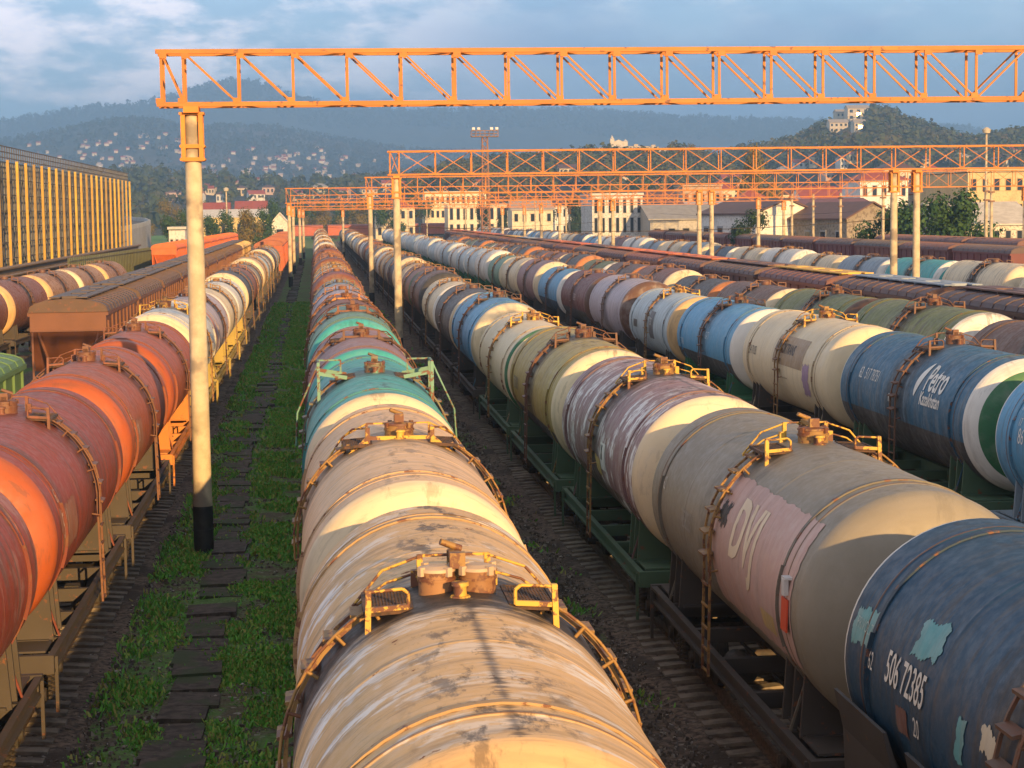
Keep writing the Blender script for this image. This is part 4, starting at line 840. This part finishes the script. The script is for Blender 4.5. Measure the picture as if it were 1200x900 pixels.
def ramp():
    pts = [(-38, 345), (-37.2, 380), (-37, 420), (-38.5, 460), (-43, 500), (-52, 540)]; r = empty('road_ramp', (0, 0, 0)); tag(r, 'curved concrete road ramp with parapets right of the rack building', 'road ramp')
    def strip(nm, o0, o1, z0, z1, mat, pr=None):
        b = MB(); V = []
        for i, (x, y) in enumerate(pts):
            a = pts[max(0, i - 1)]; c = pts[min(len(pts) - 1, i + 1)]; t = Vector((c[0] - a[0], c[1] - a[1])).normalized(); nn = Vector((t.y, -t.x)); zo = -1.6 + .5 * i
            for o, z in ((o0, z0), (o1, z0), (o1, z1), (o0, z1)): V.append((x + nn.x * o, y + nn.y * o, (z + zo) if z > 0 else z))
        F = [(4 * i + j, 4 * i + (j + 1) % 4, 4 * i + 4 + (j + 1) % 4, 4 * i + 4 + j) for i in range(len(pts) - 1) for j in range(4)] + [(0, 1, 2, 3), tuple(4 * (len(pts) - 1) + q for q in (3, 2, 1, 0))]
        b.add(V, F); return obj(nm, b.mesh(nm, [mat]), r, props=pr)
    strip('wall', -.3, .0, -.4, 6.0, WALL, dict(paint=(.33, .33, .34), rust=.4)); strip('deck', -9, -.3, 5.2, 5.9, mat_plain('ramp asphalt', (.05, .05, .052), (.09, .088, .085), 3)); strip('parapet', -.32, .02, 6.0, 6.9, WALL, dict(paint=(.42, .42, .41), rust=.2)); strip('parapet', -9.2, -8.9, 5.3, 6.9, WALL, dict(paint=(.42, .42, .41), rust=.2))
ramp()
# ------------------------------------------------------------------ terrain
class Ridge:
    def __init__(s, d, front, back, prof, amp, sc, seed):
        s.d, s.front, s.back, s.amp, s.sc, s.seed = d, front, back, amp, sc, seed
        q = [at(u, v, d) for u, v in prof]; s.xs = [p.x for p in q]; s.zs = [p.z for p in q]
    def h(s, x, y):
        c = float(np.interp(x * s.d / max(y, s.d * .5), s.xs, s.zs)) if y < s.d else float(np.interp(x, s.xs, s.zs))
        c = max(c, -.3)
        t = (y - s.front) / (s.d - s.front) if y < s.d else 1 - (y - s.d) / (s.back - s.d)
        t = max(0, min(1, t)); w_ = t * t * (3 - 2 * t) * .55 + t * .45
        edge = min(1, (s.xs[-1] - x) / (abs(s.xs[-1] - s.xs[0]) * .06 + 1), (x - s.xs[0]) / (abs(s.xs[-1] - s.xs[0]) * .06 + 1)); edge = max(0, edge)
        return -.5 + (c * w_ + s.amp * nz(x / s.sc, y / s.sc, s.seed) * min(1, t * 2.2) * (.35 + .65 * (1 - t))) * edge
    def mesh(s, name, mat, nx=220, ny=40):
        V = []; ys = [s.front + (s.back - s.front) * j / (ny - 1) for j in range(ny)]
        for y in ys:
            for i in range(nx): x = s.xs[0] + (s.xs[-1] - s.xs[0]) * i / (nx - 1); V.append((x, y, s.h(x, y)))
        me = bpy.data.meshes.new(name); F = [(j * nx + i, j * nx + i + 1, (j + 1) * nx + i + 1, (j + 1) * nx + i) for j in range(ny - 1) for i in range(nx - 1)]
        me.from_pydata(V, [], F); me.polygons.foreach_set('use_smooth', [True] * len(F)); me.materials.append(mat); return struct(obj(name, me))
    def hit(s, u, v):
        d = ray(u, v); y = s.front
        while y < s.d * 1.02:
            p = Vector((0, 0, CAMH)) + d * (y / d.y)
            if p.z <= s.h(p.x, y): return Vector((p.x, y, s.h(p.x, y)))
            y += (s.d - s.front) / 400
        return None
HILLM = mat_plain('wooded mountain', (.008, .014, .008), (.05, .052, .026), .035, .95, 1, 6, contrast=(.38, .62), c3=(.075, .055, .035), s3=.0016, detail=9)
M1 = Ridge(6000, 4700, 7200, [(-900, 193), (-500, 163), (-200, 155), (0, 144), (60, 131), (110, 124), (160, 123), (200, 115), (225, 106), (250, 99), (270, 95), (290, 98), (310, 101), (340, 114), (380, 124), (450, 129), (520, 131), (600, 129), (700, 133), (800, 136), (900, 141), (1000, 143), (1100, 149), (1200, 153), (1400, 168), (2000, 193)], 34, 450, 1)
M2 = Ridge(4200, 2000, 4900, [(-900, 230), (-500, 215), (-200, 190), (0, 166), (60, 156), (110, 143), (150, 139), (185, 141), (220, 150), (260, 148), (300, 150), (350, 158), (400, 167), (450, 175), (500, 178), (560, 182), (620, 186), (700, 190), (800, 196), (900, 205), (1100, 225), (1300, 240)], 20, 250, 4)
M3 = Ridge(1600, 800, 2200, [(-700, 240), (-300, 228), (0, 214), (80, 206), (160, 203), (230, 206), (300, 211), (360, 214), (420, 213), (470, 208), (520, 204), (600, 210), (700, 225), (800, 240), (900, 250)], 5, 90, 9)
HA = Ridge(1150, 560, 1700, [(380, 258), (430, 240), (470, 223), (500, 211), (540, 200), (580, 197), (620, 194), (660, 192), (690, 186), (705, 179), (730, 176), (765, 177), (790, 182), (815, 189), (850, 198), (890, 206), (950, 218), (1020, 234), (1100, 253)], 3, 70, 2)
HB = Ridge(1500, 700, 2300, [(760, 249), (800, 224), (830, 205), (850, 195), (870, 184), (900, 180), (930, 173), (950, 165), (968, 154), (985, 143), (1000, 136), (1020, 135), (1040, 139), (1060, 148), (1085, 157), (1110, 167), (1140, 172), (1170, 168), (1200, 164), (1260, 161), (1340, 169), (1500, 199)], 4, 90, 6)
M1.mesh('mountains', HILLM, 300, 40); M2.mesh('mountain_slopes', HILLM, 300, 60); M3.mesh('foothills', HILLM, 200, 40); HA.mesh('hill', HILLM, 140, 40); HB.mesh('hill', HILLM, 160, 40)
def forest(R, x0, x1, y0, y1, n, size, name, label, cols, seed, quads=44, zmin=-1, clear=(), qs=(.07, .06)):
    rs = np.random.RandomState(seed); P_ = []
    while len(P_) < n:
        x, y = rs.uniform(x0, x1), rs.uniform(y0, y1); z = R.h(x, y)
        if z < zmin: continue
        if clear:
            pu, pv_ = project((x, y, z + size * .5))
            if any(a <= pu <= b_ and c_ <= pv_ <= d_ for a, b_, c_, d_ in clear): continue
        P_.append((x, y, z))
    P_ = np.array(P_); s = size * (.6 + .8 * rs.rand(n)); Q = []
    dirs = rs.randn(n, quads, 3); dirs /= np.linalg.norm(dirs, axis=2, keepdims=True); dirs[:, :, 2] *= 1.15
    lump = 1 + .35 * np.sin(dirs[:, :, 0] * 5 + P_[:, None, 0]) * np.cos(dirs[:, :, 2] * 4 + P_[:, None, 1])
    c = P_[:, None, :] + dirs * (s[:, None, None] * .5 * lump[:, :, None] * (.75 + .3 * rs.rand(n, quads, 1))) + np.array([0, 0, 1]) * s[:, None, None] * .55
    q = s[:, None] * (qs[0] + qs[1] * rs.rand(n, quads)); a = rs.randn(n, quads, 3); a /= np.linalg.norm(a, axis=2, keepdims=True); b = np.cross(a, dirs); b /= np.linalg.norm(b, axis=2, keepdims=True) + 1e-6
    a = np.cross(b, dirs + rs.randn(n, quads, 3) * .5); a /= np.linalg.norm(a, axis=2, keepdims=True) + 1e-6
    A, B = a * q[:, :, None], b * q[:, :, None]; V = np.stack([c - A - B, c + A - B, c + A + B, c - A + B], 2).reshape(-1, 4, 3)
    m, nt, bs = newmat(name + ' leaves'); at_ = nt.nodes.new('ShaderNodeAttribute'); at_.attribute_name = 'tint'; rr = nt.nodes.new('ShaderNodeValToRGB'); e = rr.color_ramp.elements; e[0].color = (*cols[0], 1); e[1].color = (*cols[-1], 1)
    for i, cc in enumerate(cols[1:-1]): qn = e.new((i + 1) / (len(cols) - 1)); qn.color = (*cc, 1)
    nt.links.new(at_.outputs['Fac'], rr.inputs[0]); nt.links.new(rr.outputs[0], bs.inputs['Base Color']); bs.inputs['Roughness'].default_value = .9; bs.inputs['Specular IOR Level'].default_value = .1
    me = np_quads(name, V, m); t = me.attributes.new('tint', 'FLOAT', 'FACE'); tv = np.repeat(rs.rand(n), quads) * .8 + rs.rand(n * quads) * .2; t.data.foreach_set('value', tv.astype('f'))
    o = obj(name, me); tag(struct(o, 'stuff'), label, 'forest')
FC = [(.035, .05, .017), (.07, .08, .025), (.05, .07, .025), (.115, .09, .028), (.08, .095, .03), (.15, .08, .03)]
TOWN = [(664, 212, 18), (640, 219, 14), (688, 220, 16), (618, 222, 15), (712, 224, 18), (735, 216, 14), (760, 226, 16), (782, 218, 14), (806, 225, 16), (835, 214, 15), (856, 224, 20), (872, 208, 14), (918, 214, 18), (938, 204, 16), (956, 196, 14), (972, 212, 18), (990, 200, 16), (1000, 192, 12), (1080, 196, 16), (1100, 190, 14), (1125, 198, 18), (1150, 190, 16), (1172, 200, 20), (1190, 188, 14), (585, 226, 16), (560, 222, 14), (530, 224, 16), (505, 218, 12), (478, 228, 16), (455, 224, 14), (432, 232, 16), (402, 234, 14), (375, 232, 16), (350, 236, 14), (300, 240, 16), (262, 238, 14), (230, 242, 16), (205, 236, 14), (246, 228, 12), (282, 230, 12), (315, 228, 12)]
TZ = [(u - w_ * .8, u + w_ * .8, v - 3, v + 46) for u, v, w_ in TOWN]
DOTS = [(34, 172), (45, 170), (100, 167), (103, 174), (115, 171), (125, 171), (136, 159), (150, 176), (165, 162), (173, 162), (186, 163), (194, 159), (165, 174), (173, 169), (207, 179), (43, 181), (55, 180), (170, 201), (238, 198), (251, 203), (284, 192), (297, 193), (310, 193), (334, 179), (344, 183), (343, 192), (311, 203), (312, 209), (331, 199), (329, 207), (321, 196), (349, 182), (362, 187), (368, 187), (378, 187), (380, 199), (376, 208), (386, 208), (243, 221), (276, 217), (181, 232), (192, 232), (405, 186), (438, 190), (420, 196), (470, 188), (478, 186), (542, 190), (402, 203), (97, 173), (220, 190), (262, 196), (290, 204), (352, 200), (300, 214), (355, 212), (392, 214), (415, 207), (70, 186), (130, 188), (156, 192), (118, 196)]
forest(HB, 250, 800, 900, 1560, 5200, 7.5, 'forest', 'mixed autumn forest covering the hill with the glinting windows', FC, 1, quads=46, zmin=8, clear=[(972, 1018, 128, 164)] + TZ)
forest(HA, 20, 330, 640, 1200, 3000, 5.5, 'forest', 'mixed forest covering the hill with the pale fortress', FC, 2, quads=40, zmin=5, clear=[(696, 786, 150, 181)] + TZ)
FM = [(.012, .02, .012), (.032, .038, .018), (.06, .052, .026), (.02, .03, .015)]
CZ = [(u - 4, u + 4, v - 1, v + 8) for u, v in DOTS]
forest(M3, -420, 330, 820, 1500, 1700, 6, 'forest', 'dark trees and bushes on the low foothills beyond the yard', FC[:4], 6, quads=24, zmin=1.5, clear=TZ + [(u - 5, u + 5, v - 2, v + 16) for u, v in [(34, 172)]], qs=(.1, .08))
forest(M2, -1900, 950, 2000, 4250, 10000, 8, 'forest', 'dark woods on the lower slopes of the far mountains', FM, 4, quads=14, zmin=6, clear=CZ, qs=(.12, .1))
forest(M1, -1700, 2100, 5600, 6100, 5000, 12, 'forest', 'dark woods along the crest of the far mountains', FM, 5, quads=12, zmin=60, qs=(.12, .1))
# ------------------------------------------------------------------ houses
def house(nm, label, x, y, z, W, D, H, RH, rz, wall, roof, cat='house', group=None, wins=(0, 0), gable='x', rust=.3, hip=False, side_wins=0, win_h=.45, over=.4, wcol=None):
    r = empty(nm, (x, y, z), rz); tag(r, label, cat, group); w2, d2 = W / 2, D / 2
    b = MB(); b.box((0, 0, H / 2 - .3), (W, D, H + .6))
    if RH and not hip:
        (b.prism([(-d2, H), (d2, H), (0, H + RH * .97)], 'x', -w2, w2) if gable == 'x' else b.prism([(-w2, H), (w2, H), (0, H + RH * .97)], 'y', -d2, d2))
    obj('wall', b.mesh('wall', [WALL]), r, props=dict(paint=wall, rust=rust)); b = MB(); o = over
    if RH and hip:
        b.add([(-w2 - o, -d2 - o, H), (w2 + o, -d2 - o, H), (w2 + o, d2 + o, H), (-w2 - o, d2 + o, H), (-max(0, w2 - d2), 0, H + RH), (max(0.01, w2 - d2), 0, H + RH), (-w2 - o, -d2 - o, H - .12), (w2 + o, -d2 - o, H - .12), (w2 + o, d2 + o, H - .12), (-w2 - o, d2 + o, H - .12)], [(0, 1, 5, 4), (1, 2, 5), (2, 3, 4, 5), (3, 0, 4), (6, 7, 1, 0), (7, 8, 2, 1), (8, 9, 3, 2), (9, 6, 0, 3), (9, 8, 7, 6)])
    elif RH:
        e = .22
        for s in (-1, 1):
            if gable == 'x': b.prism([(s * (d2 + o), H - RH * o / d2), (0, H + RH), (0, H + RH + e), (s * (d2 + o), H - RH * o / d2 + e)], 'x', -w2 - o, w2 + o)
            else: b.prism([(s * (w2 + o), H - RH * o / w2), (0, H + RH), (0, H + RH + e), (s * (w2 + o), H - RH * o / w2 + e)], 'y', -d2 - o, d2 + o)
    else: b.box((0, 0, H + .35), (W + .4, D + .4, .4))
    obj('roof', b.mesh('roof', [METAL]), r, props=dict(paint=roof, rust=.25)); nx, nzn = wins
    for j in range(nzn):
        for i in range(nx):
            ww, hh = W / nx * .42, H / nzn * win_h; xx = -w2 + W * (i + .5) / nx; zz = H * (j + .52) / nzn
            b = MB(); b.box((xx, -d2 - .03, zz), (ww + .24, .08, hh + .24)); f = obj('window', b.mesh('window', [WALL]), r, props=dict(paint=wcol or tuple(c * .7 for c in wall), rust=.1)); b = MB(); b.box((xx, -d2 - .075, zz), (ww, .03, hh)); b.box((xx, -d2 - .092, zz), (.07, .02, hh)); obj('pane', b.mesh('pane', [GLASS]), f)
    for i in range(side_wins):
        yy = -d2 + D * (i + .5) / side_wins; b = MB(); b.box((-w2 - .03, yy, H * .5), (.08, D / side_wins * .4, H * .5)); f = obj('window', b.mesh('window', [WALL]), r, props=dict(paint=wcol or (.3, .3, .3), rust=.1)); b = MB(); b.box((-w2 - .075, yy, H * .5), (.03, D / side_wins * .3, H * .42)); obj('pane', b.mesh('pane', [GLASS]), f)
    return r
WHT, CRM, STN, RED, BRN, YEL = (.70, .69, .66), (.68, .58, .42), (.28, .24, .19), (.32, .07, .04), (.11, .055, .045), (.58, .44, .23)
def hp(nm, label, u0, u1, vtop, y, H, RH, wall, roof, D=10, **k):     # a building given by where its front stands
    a, c = at(u0, 245, y), at(u1, 245, y); zt = at((u0 + u1) / 2, vtop, y).z; Htot = zt
    W = c.x - a.x; hh = max(1.5, Htot - RH); return house(nm, label, (a.x + c.x) / 2, y + D / 2, 0, W, D, hh, RH, k.pop('rz', 0), wall, roof, **k)
hp('gabled_house', 'white gable end house with a long brown roof beside a bush', 862, 945, 234, 262, 0, 1.9, WHT, BRN, 16, gable='y', side_wins=4, rz=.30, rust=.25)
hp('gabled_house', 'weathered stone gable end house with a brown roof', 968, 1038, 238, 250, 0, 2.0, STN, BRN, 15, gable='y', side_wins=4, rz=.32, rust=.9)
hp('panel_hall', 'white grey hall of tall stained panels with a flat top', 694, 753, 230, 330, 0, 0, (.62, .60, .56), (.5, .48, .45), 14, wins=(7, 3), rust=.6, win_h=.75, wcol=(.5, .5, .5))
hp('brick_building', 'red brown brick building right of the panelled hall', 755, 800, 225, 350, 0, 2.5, (.28, .13, .07), BRN, 20, wins=(4, 3))
hp('long_shed', 'long low shed with a grey roof before the brick building', 762, 862, 240, 320, 0, 2.4, (.42, .40, .36), (.28, .27, .26), 16, wins=(6, 1))
hp('red_roof_hall', 'long hall with a dark red roof and grey windowed wall', 1066, 1140, 213, 360, 0, 2.4, (.34, .31, .27), (.2, .06, .04), 30, wins=(9, 2), gable='x')
hp('yellow_building', 'sunlit yellow flat roofed building at the right edge', 1134, 1215, 202, 330, 0, 0, YEL, (.6, .48, .3), 30, wins=(6, 3), wcol=(.45, .3, .12))
hp('ruined_building', 'ruined white building with bare pillars at the right edge', 1108, 1215, 238, 262, 0, 3, (.62, .58, .48), (.55, .5, .42), 18, wins=(8, 1), rust=.9, win_h=.6)
hp('apartment_house', 'white two storey house with a hipped red roof over the gantry', 1008, 1064, 196, 340, 0, 2.2, WHT, RED, 12, wins=(5, 3), hip=True)
hp('apartment_block', 'long cream sunlit apartment block behind the lamp mast', 498, 570, 226, 640, 0, 0, (.78, .66, .44), (.6, .5, .35), 16, wins=(12, 3), wcol=(.35, .27, .18))
hp('apartment_block', 'pale cream block with tall columns left of the panelled hall', 525, 604, 241, 560, 0, 0, (.75, .66, .50), (.6, .5, .38), 16, wins=(10, 2), win_h=.7, wcol=(.4, .32, .24))
hp('warehouse', 'brown roofed warehouse behind the stone gable', 920, 1050, 233, 300, 0, 3, (.25, .2, .16), (.18, .06, .05), 40, wins=(8, 1))
hp('warehouse', 'grey roofed warehouse before the fortress hill', 800, 905, 236, 400, 0, 3, (.36, .32, .27), (.42, .40, .38), 30, wins=(8, 1))
hp('low_house', 'cream low house with red roof left of the tall pole', 232, 268, 238, 600, 0, 3, CRM, RED, 12, wins=(4, 1)); hp('low_house', 'long yellow hall with a white roof left of the far poles', 238, 312, 246, 540, 0, 2, (.62, .48, .2), (.6, .58, .54), 14, wins=(8, 1))
hp('low_house', 'small white gabled house before the trees left of the far poles', 318, 337, 250, 430, 0, 2, (.7, .66, .6), (.72, .68, .6), 10, gable='y', wins=(1, 1)); hp('low_house', 'red roofed low block beyond the orange hoppers', 276, 312, 236, 660, 0, 3, (.66, .6, .5), RED, 12, wins=(5, 1))
for u0, u1, vt, y, H_, wl, rf, lab in ((866, 904, 221, 430, 2.6, WHT, RED, 'white house with a red roof left of the white gable, over the brown roofs'), (906, 938, 214, 460, 2.8, CRM, BRN, 'cream house with a brown roof above the white gabled house'), (940, 984, 219, 420, 2.4, WHT, RED, 'long white house with a red roof above the stone gable'), (984, 1007, 211, 450, 3, (.62, .45, .38), RED, 'pinkish house with a red roof left of the three storey white house'), (600, 648, 236, 470, 2, CRM, (.35, .3, .26), 'low cream building with a grey roof left of the panelled hall'), (650, 690, 230, 540, 2.4, WHT, BRN, 'white building with a brown roof behind the panelled hall'), (800, 846, 219, 470, 0, (.45, .33, .22), (.4, .3, .2), 'flat brown block above the grey roofed warehouse'), (832, 866, 210, 520, 2.6, CRM, RED, 'cream house with a red roof on the rise before the wooded hill'), (1084, 1112, 192, 560, 3, WHT, RED, 'tall white house with a red roof above the long red roofed hall'), (1036, 1070, 186, 620, 3, CRM, BRN, 'cream house with a brown roof at the foot of the wooded hill'), (440, 486, 232, 560, 2.6, CRM, RED, 'cream hall with a red roof behind the second and third gantry poles')):
    hp('town_building', lab, u0, u1, vt, y, 0, H_, wl, rf, 11, wins=(5, 2), hip=H_ > 2.5)
hp('white_shed', 'flat white shed beside the road ramp', 197, 216, 270, 300, 0, 0, (.62, .62, .62), (.5, .5, .5), 8, wins=(3, 1))
r = random.Random(21); used = 0
colw = ['white', 'cream', 'pale yellow', 'pinkish']; colv = [WHT, CRM, (.66, .55, .3), (.62, .45, .38)]; colr = ['red', 'grey', 'brown']; colrv = [RED, (.3, .29, .28), BRN]
# town houses between the yard and the hills, standing on the slopes
for i, (u, v, pw) in enumerate(TOWN):
    p = None
    for R_ in (HA, HB, M3):
        q = R_.hit(u, v)
        if q and (p is None or q.y < p.y): p = q
    if p is None: p = at(u, v, 640); p.z = -.3
    a, b_ = r.randrange(4), r.choice([0, 0, 1, 2]); k_ = p.y / FPX; W = pw * 1.15 * k_
    house('town_house', colw[a] + ' house with a ' + colr[b_] + ' roof in the town behind the gantries', p.x, p.y, p.z, W, W * .7, W * r.uniform(.5, .8), W * .2, r.uniform(-.4, .4), colv[a], colrv[b_], group='town houses: ' + colw[a] + ' with ' + colr[b_] + ' roof', wins=(r.choice([3, 4]), 2 if pw > 14 else 1), hip=r.random() < .5)
# white dots of houses on the far slopes
for k in range(70): DOTS.append((r.uniform(90, 215) if k % 3 == 0 else r.gauss(340, 60), r.uniform(160, 200) if k % 3 == 0 else r.gauss(192, 12)))
for (u, v) in DOTS:
    p = None
    for R_ in (M3, M2, M1):
        p = R_.hit(u, v)
        if p: break
    if not p: continue
    k_ = p.y / 3300; s = r.uniform(.8, 1.35)
    house('hillside_house', 'small white house on the dark hazy mountainside', p.x, p.y, p.z, 4.6 * k_ * s + 2, 6, 2.2 * k_ * s + 1.2, .8 + k_, r.uniform(-.3, .3), r.choice([(.66, .62, .55), (.5, .46, .4), (.6, .5, .42)]), (.5, .4, .36) if r.random() < .5 else RED, group='small white houses on the mountainside', rust=0)
def fort():
    p = at(718, 168, 1150); z = HA.h(p.x, 1130); r_ = empty('fortress', (p.x, 1130, z - 1)); tag(r_, 'pale fortress church with towers on top of the wooded hill', 'church')
    r_.scale = (.62, .62, .55); b = MB(); b.box((0, 0, 4), (16, 10, 12)); b.prism([(-8, 10), (8, 10), (0, 14)], 'y', -5, 5); b.box((-6, -2, 7), (4, 4, 15)); b.box((7, -1, 6), (4, 4, 12)); obj('wall', b.mesh('wall', [WALL]), r_, props=dict(paint=(.68, .60, .46), rust=.2))
    b = MB(); b.cyl((-6, -2, 14.5), (-6, -2, 19), 2.2, .1, 10); b.cyl((7, -1, 12), (7, -1, 14.5), 2.6, .2, 10); obj('roof', b.mesh('roof', [METAL]), r_, props=dict(paint=(.6, .55, .48), rust=.1))
    for x in (-4, 0, 4): b = MB(); b.box((x, -5.05, 5), (1.2, .1, 3)); obj('window', b.mesh('window', [GLASS]), r_)
    a, c = at(700, 174, 1120), at(780, 173, 1120); w_ = empty('fortress_wall', (0, 1105, HA.h(150, 1105))); tag(w_, 'long pale wall running along the hill top below the fortress church', 'wall'); b = MB(); n = 12
    for i in range(n): x = a.x + (c.x - a.x) * i / n; b.box((x + 1.7, 0, 1 + HA.h(x, 1105) - HA.h(150, 1105)), ((c.x - a.x) / n, 1.2, 3.4))
    for i in range(0, n, 3): x = a.x + (c.x - a.x) * i / n; b.box((x, -.4, 1.6 + HA.h(x, 1105) - HA.h(150, 1105)), (2.4, 2, 4.4))
    obj('wall', b.mesh('wall', [WALL]), w_, props=dict(paint=(.55, .46, .34), rust=.3))
fort()
MIRROR, nt_, b_ = newmat('coated glass'); b_.inputs['Metallic'].default_value = 1; b_.inputs['Base Color'].default_value = (.9, .66, .32, 1); b_.inputs['Roughness'].default_value = .26
def glint(u, v, W, H, nm, y=1420, pane=True, wins=(3, 2)):
    p = HB.hit(u, v + 5) or at(u, v, y); o = house('hilltop_house', nm, p.x, p.y, p.z - .5, W, 9, H, 2.2, 0, (.62, .54, .42), (.4, .34, .28), rust=.2, wins=wins)
    if pane:
        n = (SUND + (Vector((0, 0, CAMH)) - p).normalized()).normalized(); q = MB(); a = n.cross(Vector((0, 0, 1))).normalized(); c = a.cross(n); e = Vector((0, -5.1, H * .5)); V = [e + a * (sx * 1.5) + c * (sz * 1.3) + n * t for t in (0, .1) for sx, sz in ((-1, -1), (1, -1), (1, 1), (-1, 1))]
        q.add(V, [(0, 1, 2, 3), (7, 6, 5, 4), (0, 4, 5, 1), (1, 5, 6, 2), (2, 6, 7, 3), (3, 7, 4, 0)]); obj('roof_window', q.mesh('roof_window', [MIRROR]), o)
glint(1004, 136, 16, 9, 'hilltop house with a big pane glinting in the sun, upper one'); glint(1006, 149, 8, 6, 'house with a glinting pane lower on the wooded hill', 1400); glint(990, 139, 15, 8, 'cream two storey house left of the glinting pane', 1430, False, (5, 2)); glint(981, 150, 13, 7, 'pale house with wide windows on the hillside', 1410, False, (4, 2))
# ------------------------------------------------------------------ trees
TM = {}
def tree_mesh(kind, cols, seed, shape=(1, 1), n=5200):
    rs = np.random.RandomState(seed); lobes = rs.randn(11, 3) * np.array([.26 * shape[0], .26 * shape[0], .20 * shape[1]]) + np.array([0, 0, .62]); lobes[:, 2] = np.clip(lobes[:, 2], .3, .9); lr = .13 + .13 * rs.rand(11)
    i = rs.randint(0, 11, n); d = rs.randn(n, 3); d /= np.linalg.norm(d, axis=1, keepdims=True); c = lobes[i] + d * (lr[i] * (.25 + .95 * rs.rand(n) ** .8))[:, None]
    q = .008 + .011 * rs.rand(n); a = rs.randn(n, 3); a /= np.linalg.norm(a, axis=1, keepdims=True); b = np.cross(a, d + .4 * rs.randn(n, 3)); b /= np.linalg.norm(b, axis=1, keepdims=True) + 1e-6; a = np.cross(b, d); A, B = a * q[:, None], b * q[:, None]
    V = np.stack([c - A - B, c + A - B, c + A + B, c - A + B], 1); crown = np_quads('crown', V, mat_leaf(kind + ' leaves', cols)); t = MB(); t.cyl((0, 0, -.03), (0, 0, .4), .028, .018, 8)
    for k in range(7): L = lobes[k]; t.cyl((0, 0, .22 + .03 * k), tuple(L), .012, .004, 6, 0, False)
    return crown, t.mesh('trunk', [BARK])
TM['green'] = tree_mesh('green tree', [(.02, .05, .012), (.04, .085, .02), (.03, .065, .018), (.06, .10, .025)], 1); TM['autumn'] = tree_mesh('autumn tree', [(.12, .10, .02), (.18, .13, .025), (.09, .09, .02), (.22, .13, .03)], 2); TM['bush'] = tree_mesh('bush', [(.02, .055, .015), (.035, .08, .02), (.05, .095, .03)], 3, (1.3, .9), 6500); TM['pine'] = tree_mesh('dark tree', [(.012, .03, .012), (.02, .045, .016), (.03, .055, .02)], 4, (.6, 1.3))
trees = [('bush', 1102, 228, 208, 'wide green bush right of the stone gable'), ('bush', 1070, 246, 212, 'round green bush leaning on the right side of the stone gable'), ('pine', 876, 258, 238, 'small dark cypress like tree before the white gabled house'), ('autumn', 892, 190, 470, 'tall yellow green autumn tree behind the gantry'), ('autumn', 905, 205, 440, 'lower yellow autumn tree beside the tall one'), ('green', 806, 222, 520, 'green tree behind the brick building'), ('pine', 640, 236, 520, 'dark tree left of the panelled hall'), ('pine', 672, 238, 500, 'dark tree touching the panelled hall'), ('green', 608, 240, 620, 'green tree right of the cream apartments'), ('pine', 565, 246, 520, 'dark conifer before the cream apartments, right one'), ('pine', 590, 250, 520, 'small dark conifer before the cream apartments'), ('green', 484, 232, 640, 'green tree left of the cream apartments'), ('green', 455, 238, 560, 'green tree behind the red wagons, right of the thin pole'), ('green', 436, 236, 640, 'green tree behind the red wagons in the middle'), ('autumn', 418, 240, 620, 'yellowish tree behind the red wagons'), ('green', 398, 236, 660, 'green tree behind the red wagons, left of the yellow one'), ('autumn', 372, 242, 620, 'yellow green tree behind the far poles, right one'), ('green', 352, 240, 640, 'green tree behind the far poles, left one'), ('green', 325, 233, 560, 'rounded dark green tree left of the far poles'), ('green', 303, 250, 420, 'olive bushy tree behind the brown hoppers'), ('autumn', 284, 254, 400, 'yellow brown bushy tree behind the brown hoppers'), ('green', 258, 252, 420, 'green bushy tree right of the tall pole'), ('green', 210, 252, 430, 'green tree left of the tall pole near the ramp'), ('autumn', 196, 240, 640, 'brown autumn tree over the road ramp'), ('green', 240, 240, 620, 'green tree before the red roofed low house'), ('autumn', 815, 172, 1000, 'brown tree standing on the slope right of the fortress'), ('green', 690, 200, 640, 'green tree above the panelled hall'), ('green', 745, 205, 700, 'green tree under the fortress hill'), ('autumn', 720, 208, 660, 'yellow green tree under the fortress hill'), ('green', 960, 212, 520, 'green tree behind the brown roofs'), ('green', 985, 205, 560, 'green tree left of the hipped red roof'), ('pine', 1180, 215, 480, 'dark tree behind the yellow building')]
for kind, u, vt, y, nm in trees:
    p = at(u, vt, y); z0 = -.3
    for R_ in (HA, HB, M3):
        if R_.front < y < R_.back and R_.xs[0] < p.x < R_.xs[-1]: z0 = max(z0, R_.h(p.x, y))
    h = max(3.5, min(p.z - z0, 20 if nm.startswith('tall') else 11)) * 1.12; t = empty('bush' if kind == 'bush' else 'tree', (p.x, y, z0), r.uniform(0, 6)); tag(t, nm, 'bush' if kind == 'bush' else 'tree')
    for m_, q in zip(TM[kind], ('crown', 'trunk')): o = obj(q, m_, t); o.scale = (h * (.95 if kind == 'bush' else .5 if nm.startswith('tall') else .8),) * 2 + (h,)
# ------------------------------------------------------------------ haze
b = MB(); b.box((0, 3950, 226), (15000, 8020, 456)); hz = obj('haze', b.mesh('haze', [])); struct(hz, 'stuff'); hz['label'] = 'bluish evening haze thinning the far mountains'; hz['category'] = 'haze'
hm = bpy.data.materials.new('haze'); hm.use_nodes = True; nt = hm.node_tree; nt.nodes.clear(); o_ = nt.nodes.new('ShaderNodeOutputMaterial'); pv = nt.nodes.new('ShaderNodeVolumePrincipled')
pv.inputs['Color'].default_value = (.44, .71, 1, 1); pv.inputs['Density'].default_value = 3.0e-4; pv.inputs['Anisotropy'].default_value = .45
nt.links.new(pv.outputs[0], o_.inputs['Volume']); hz.data.materials.append(hm)
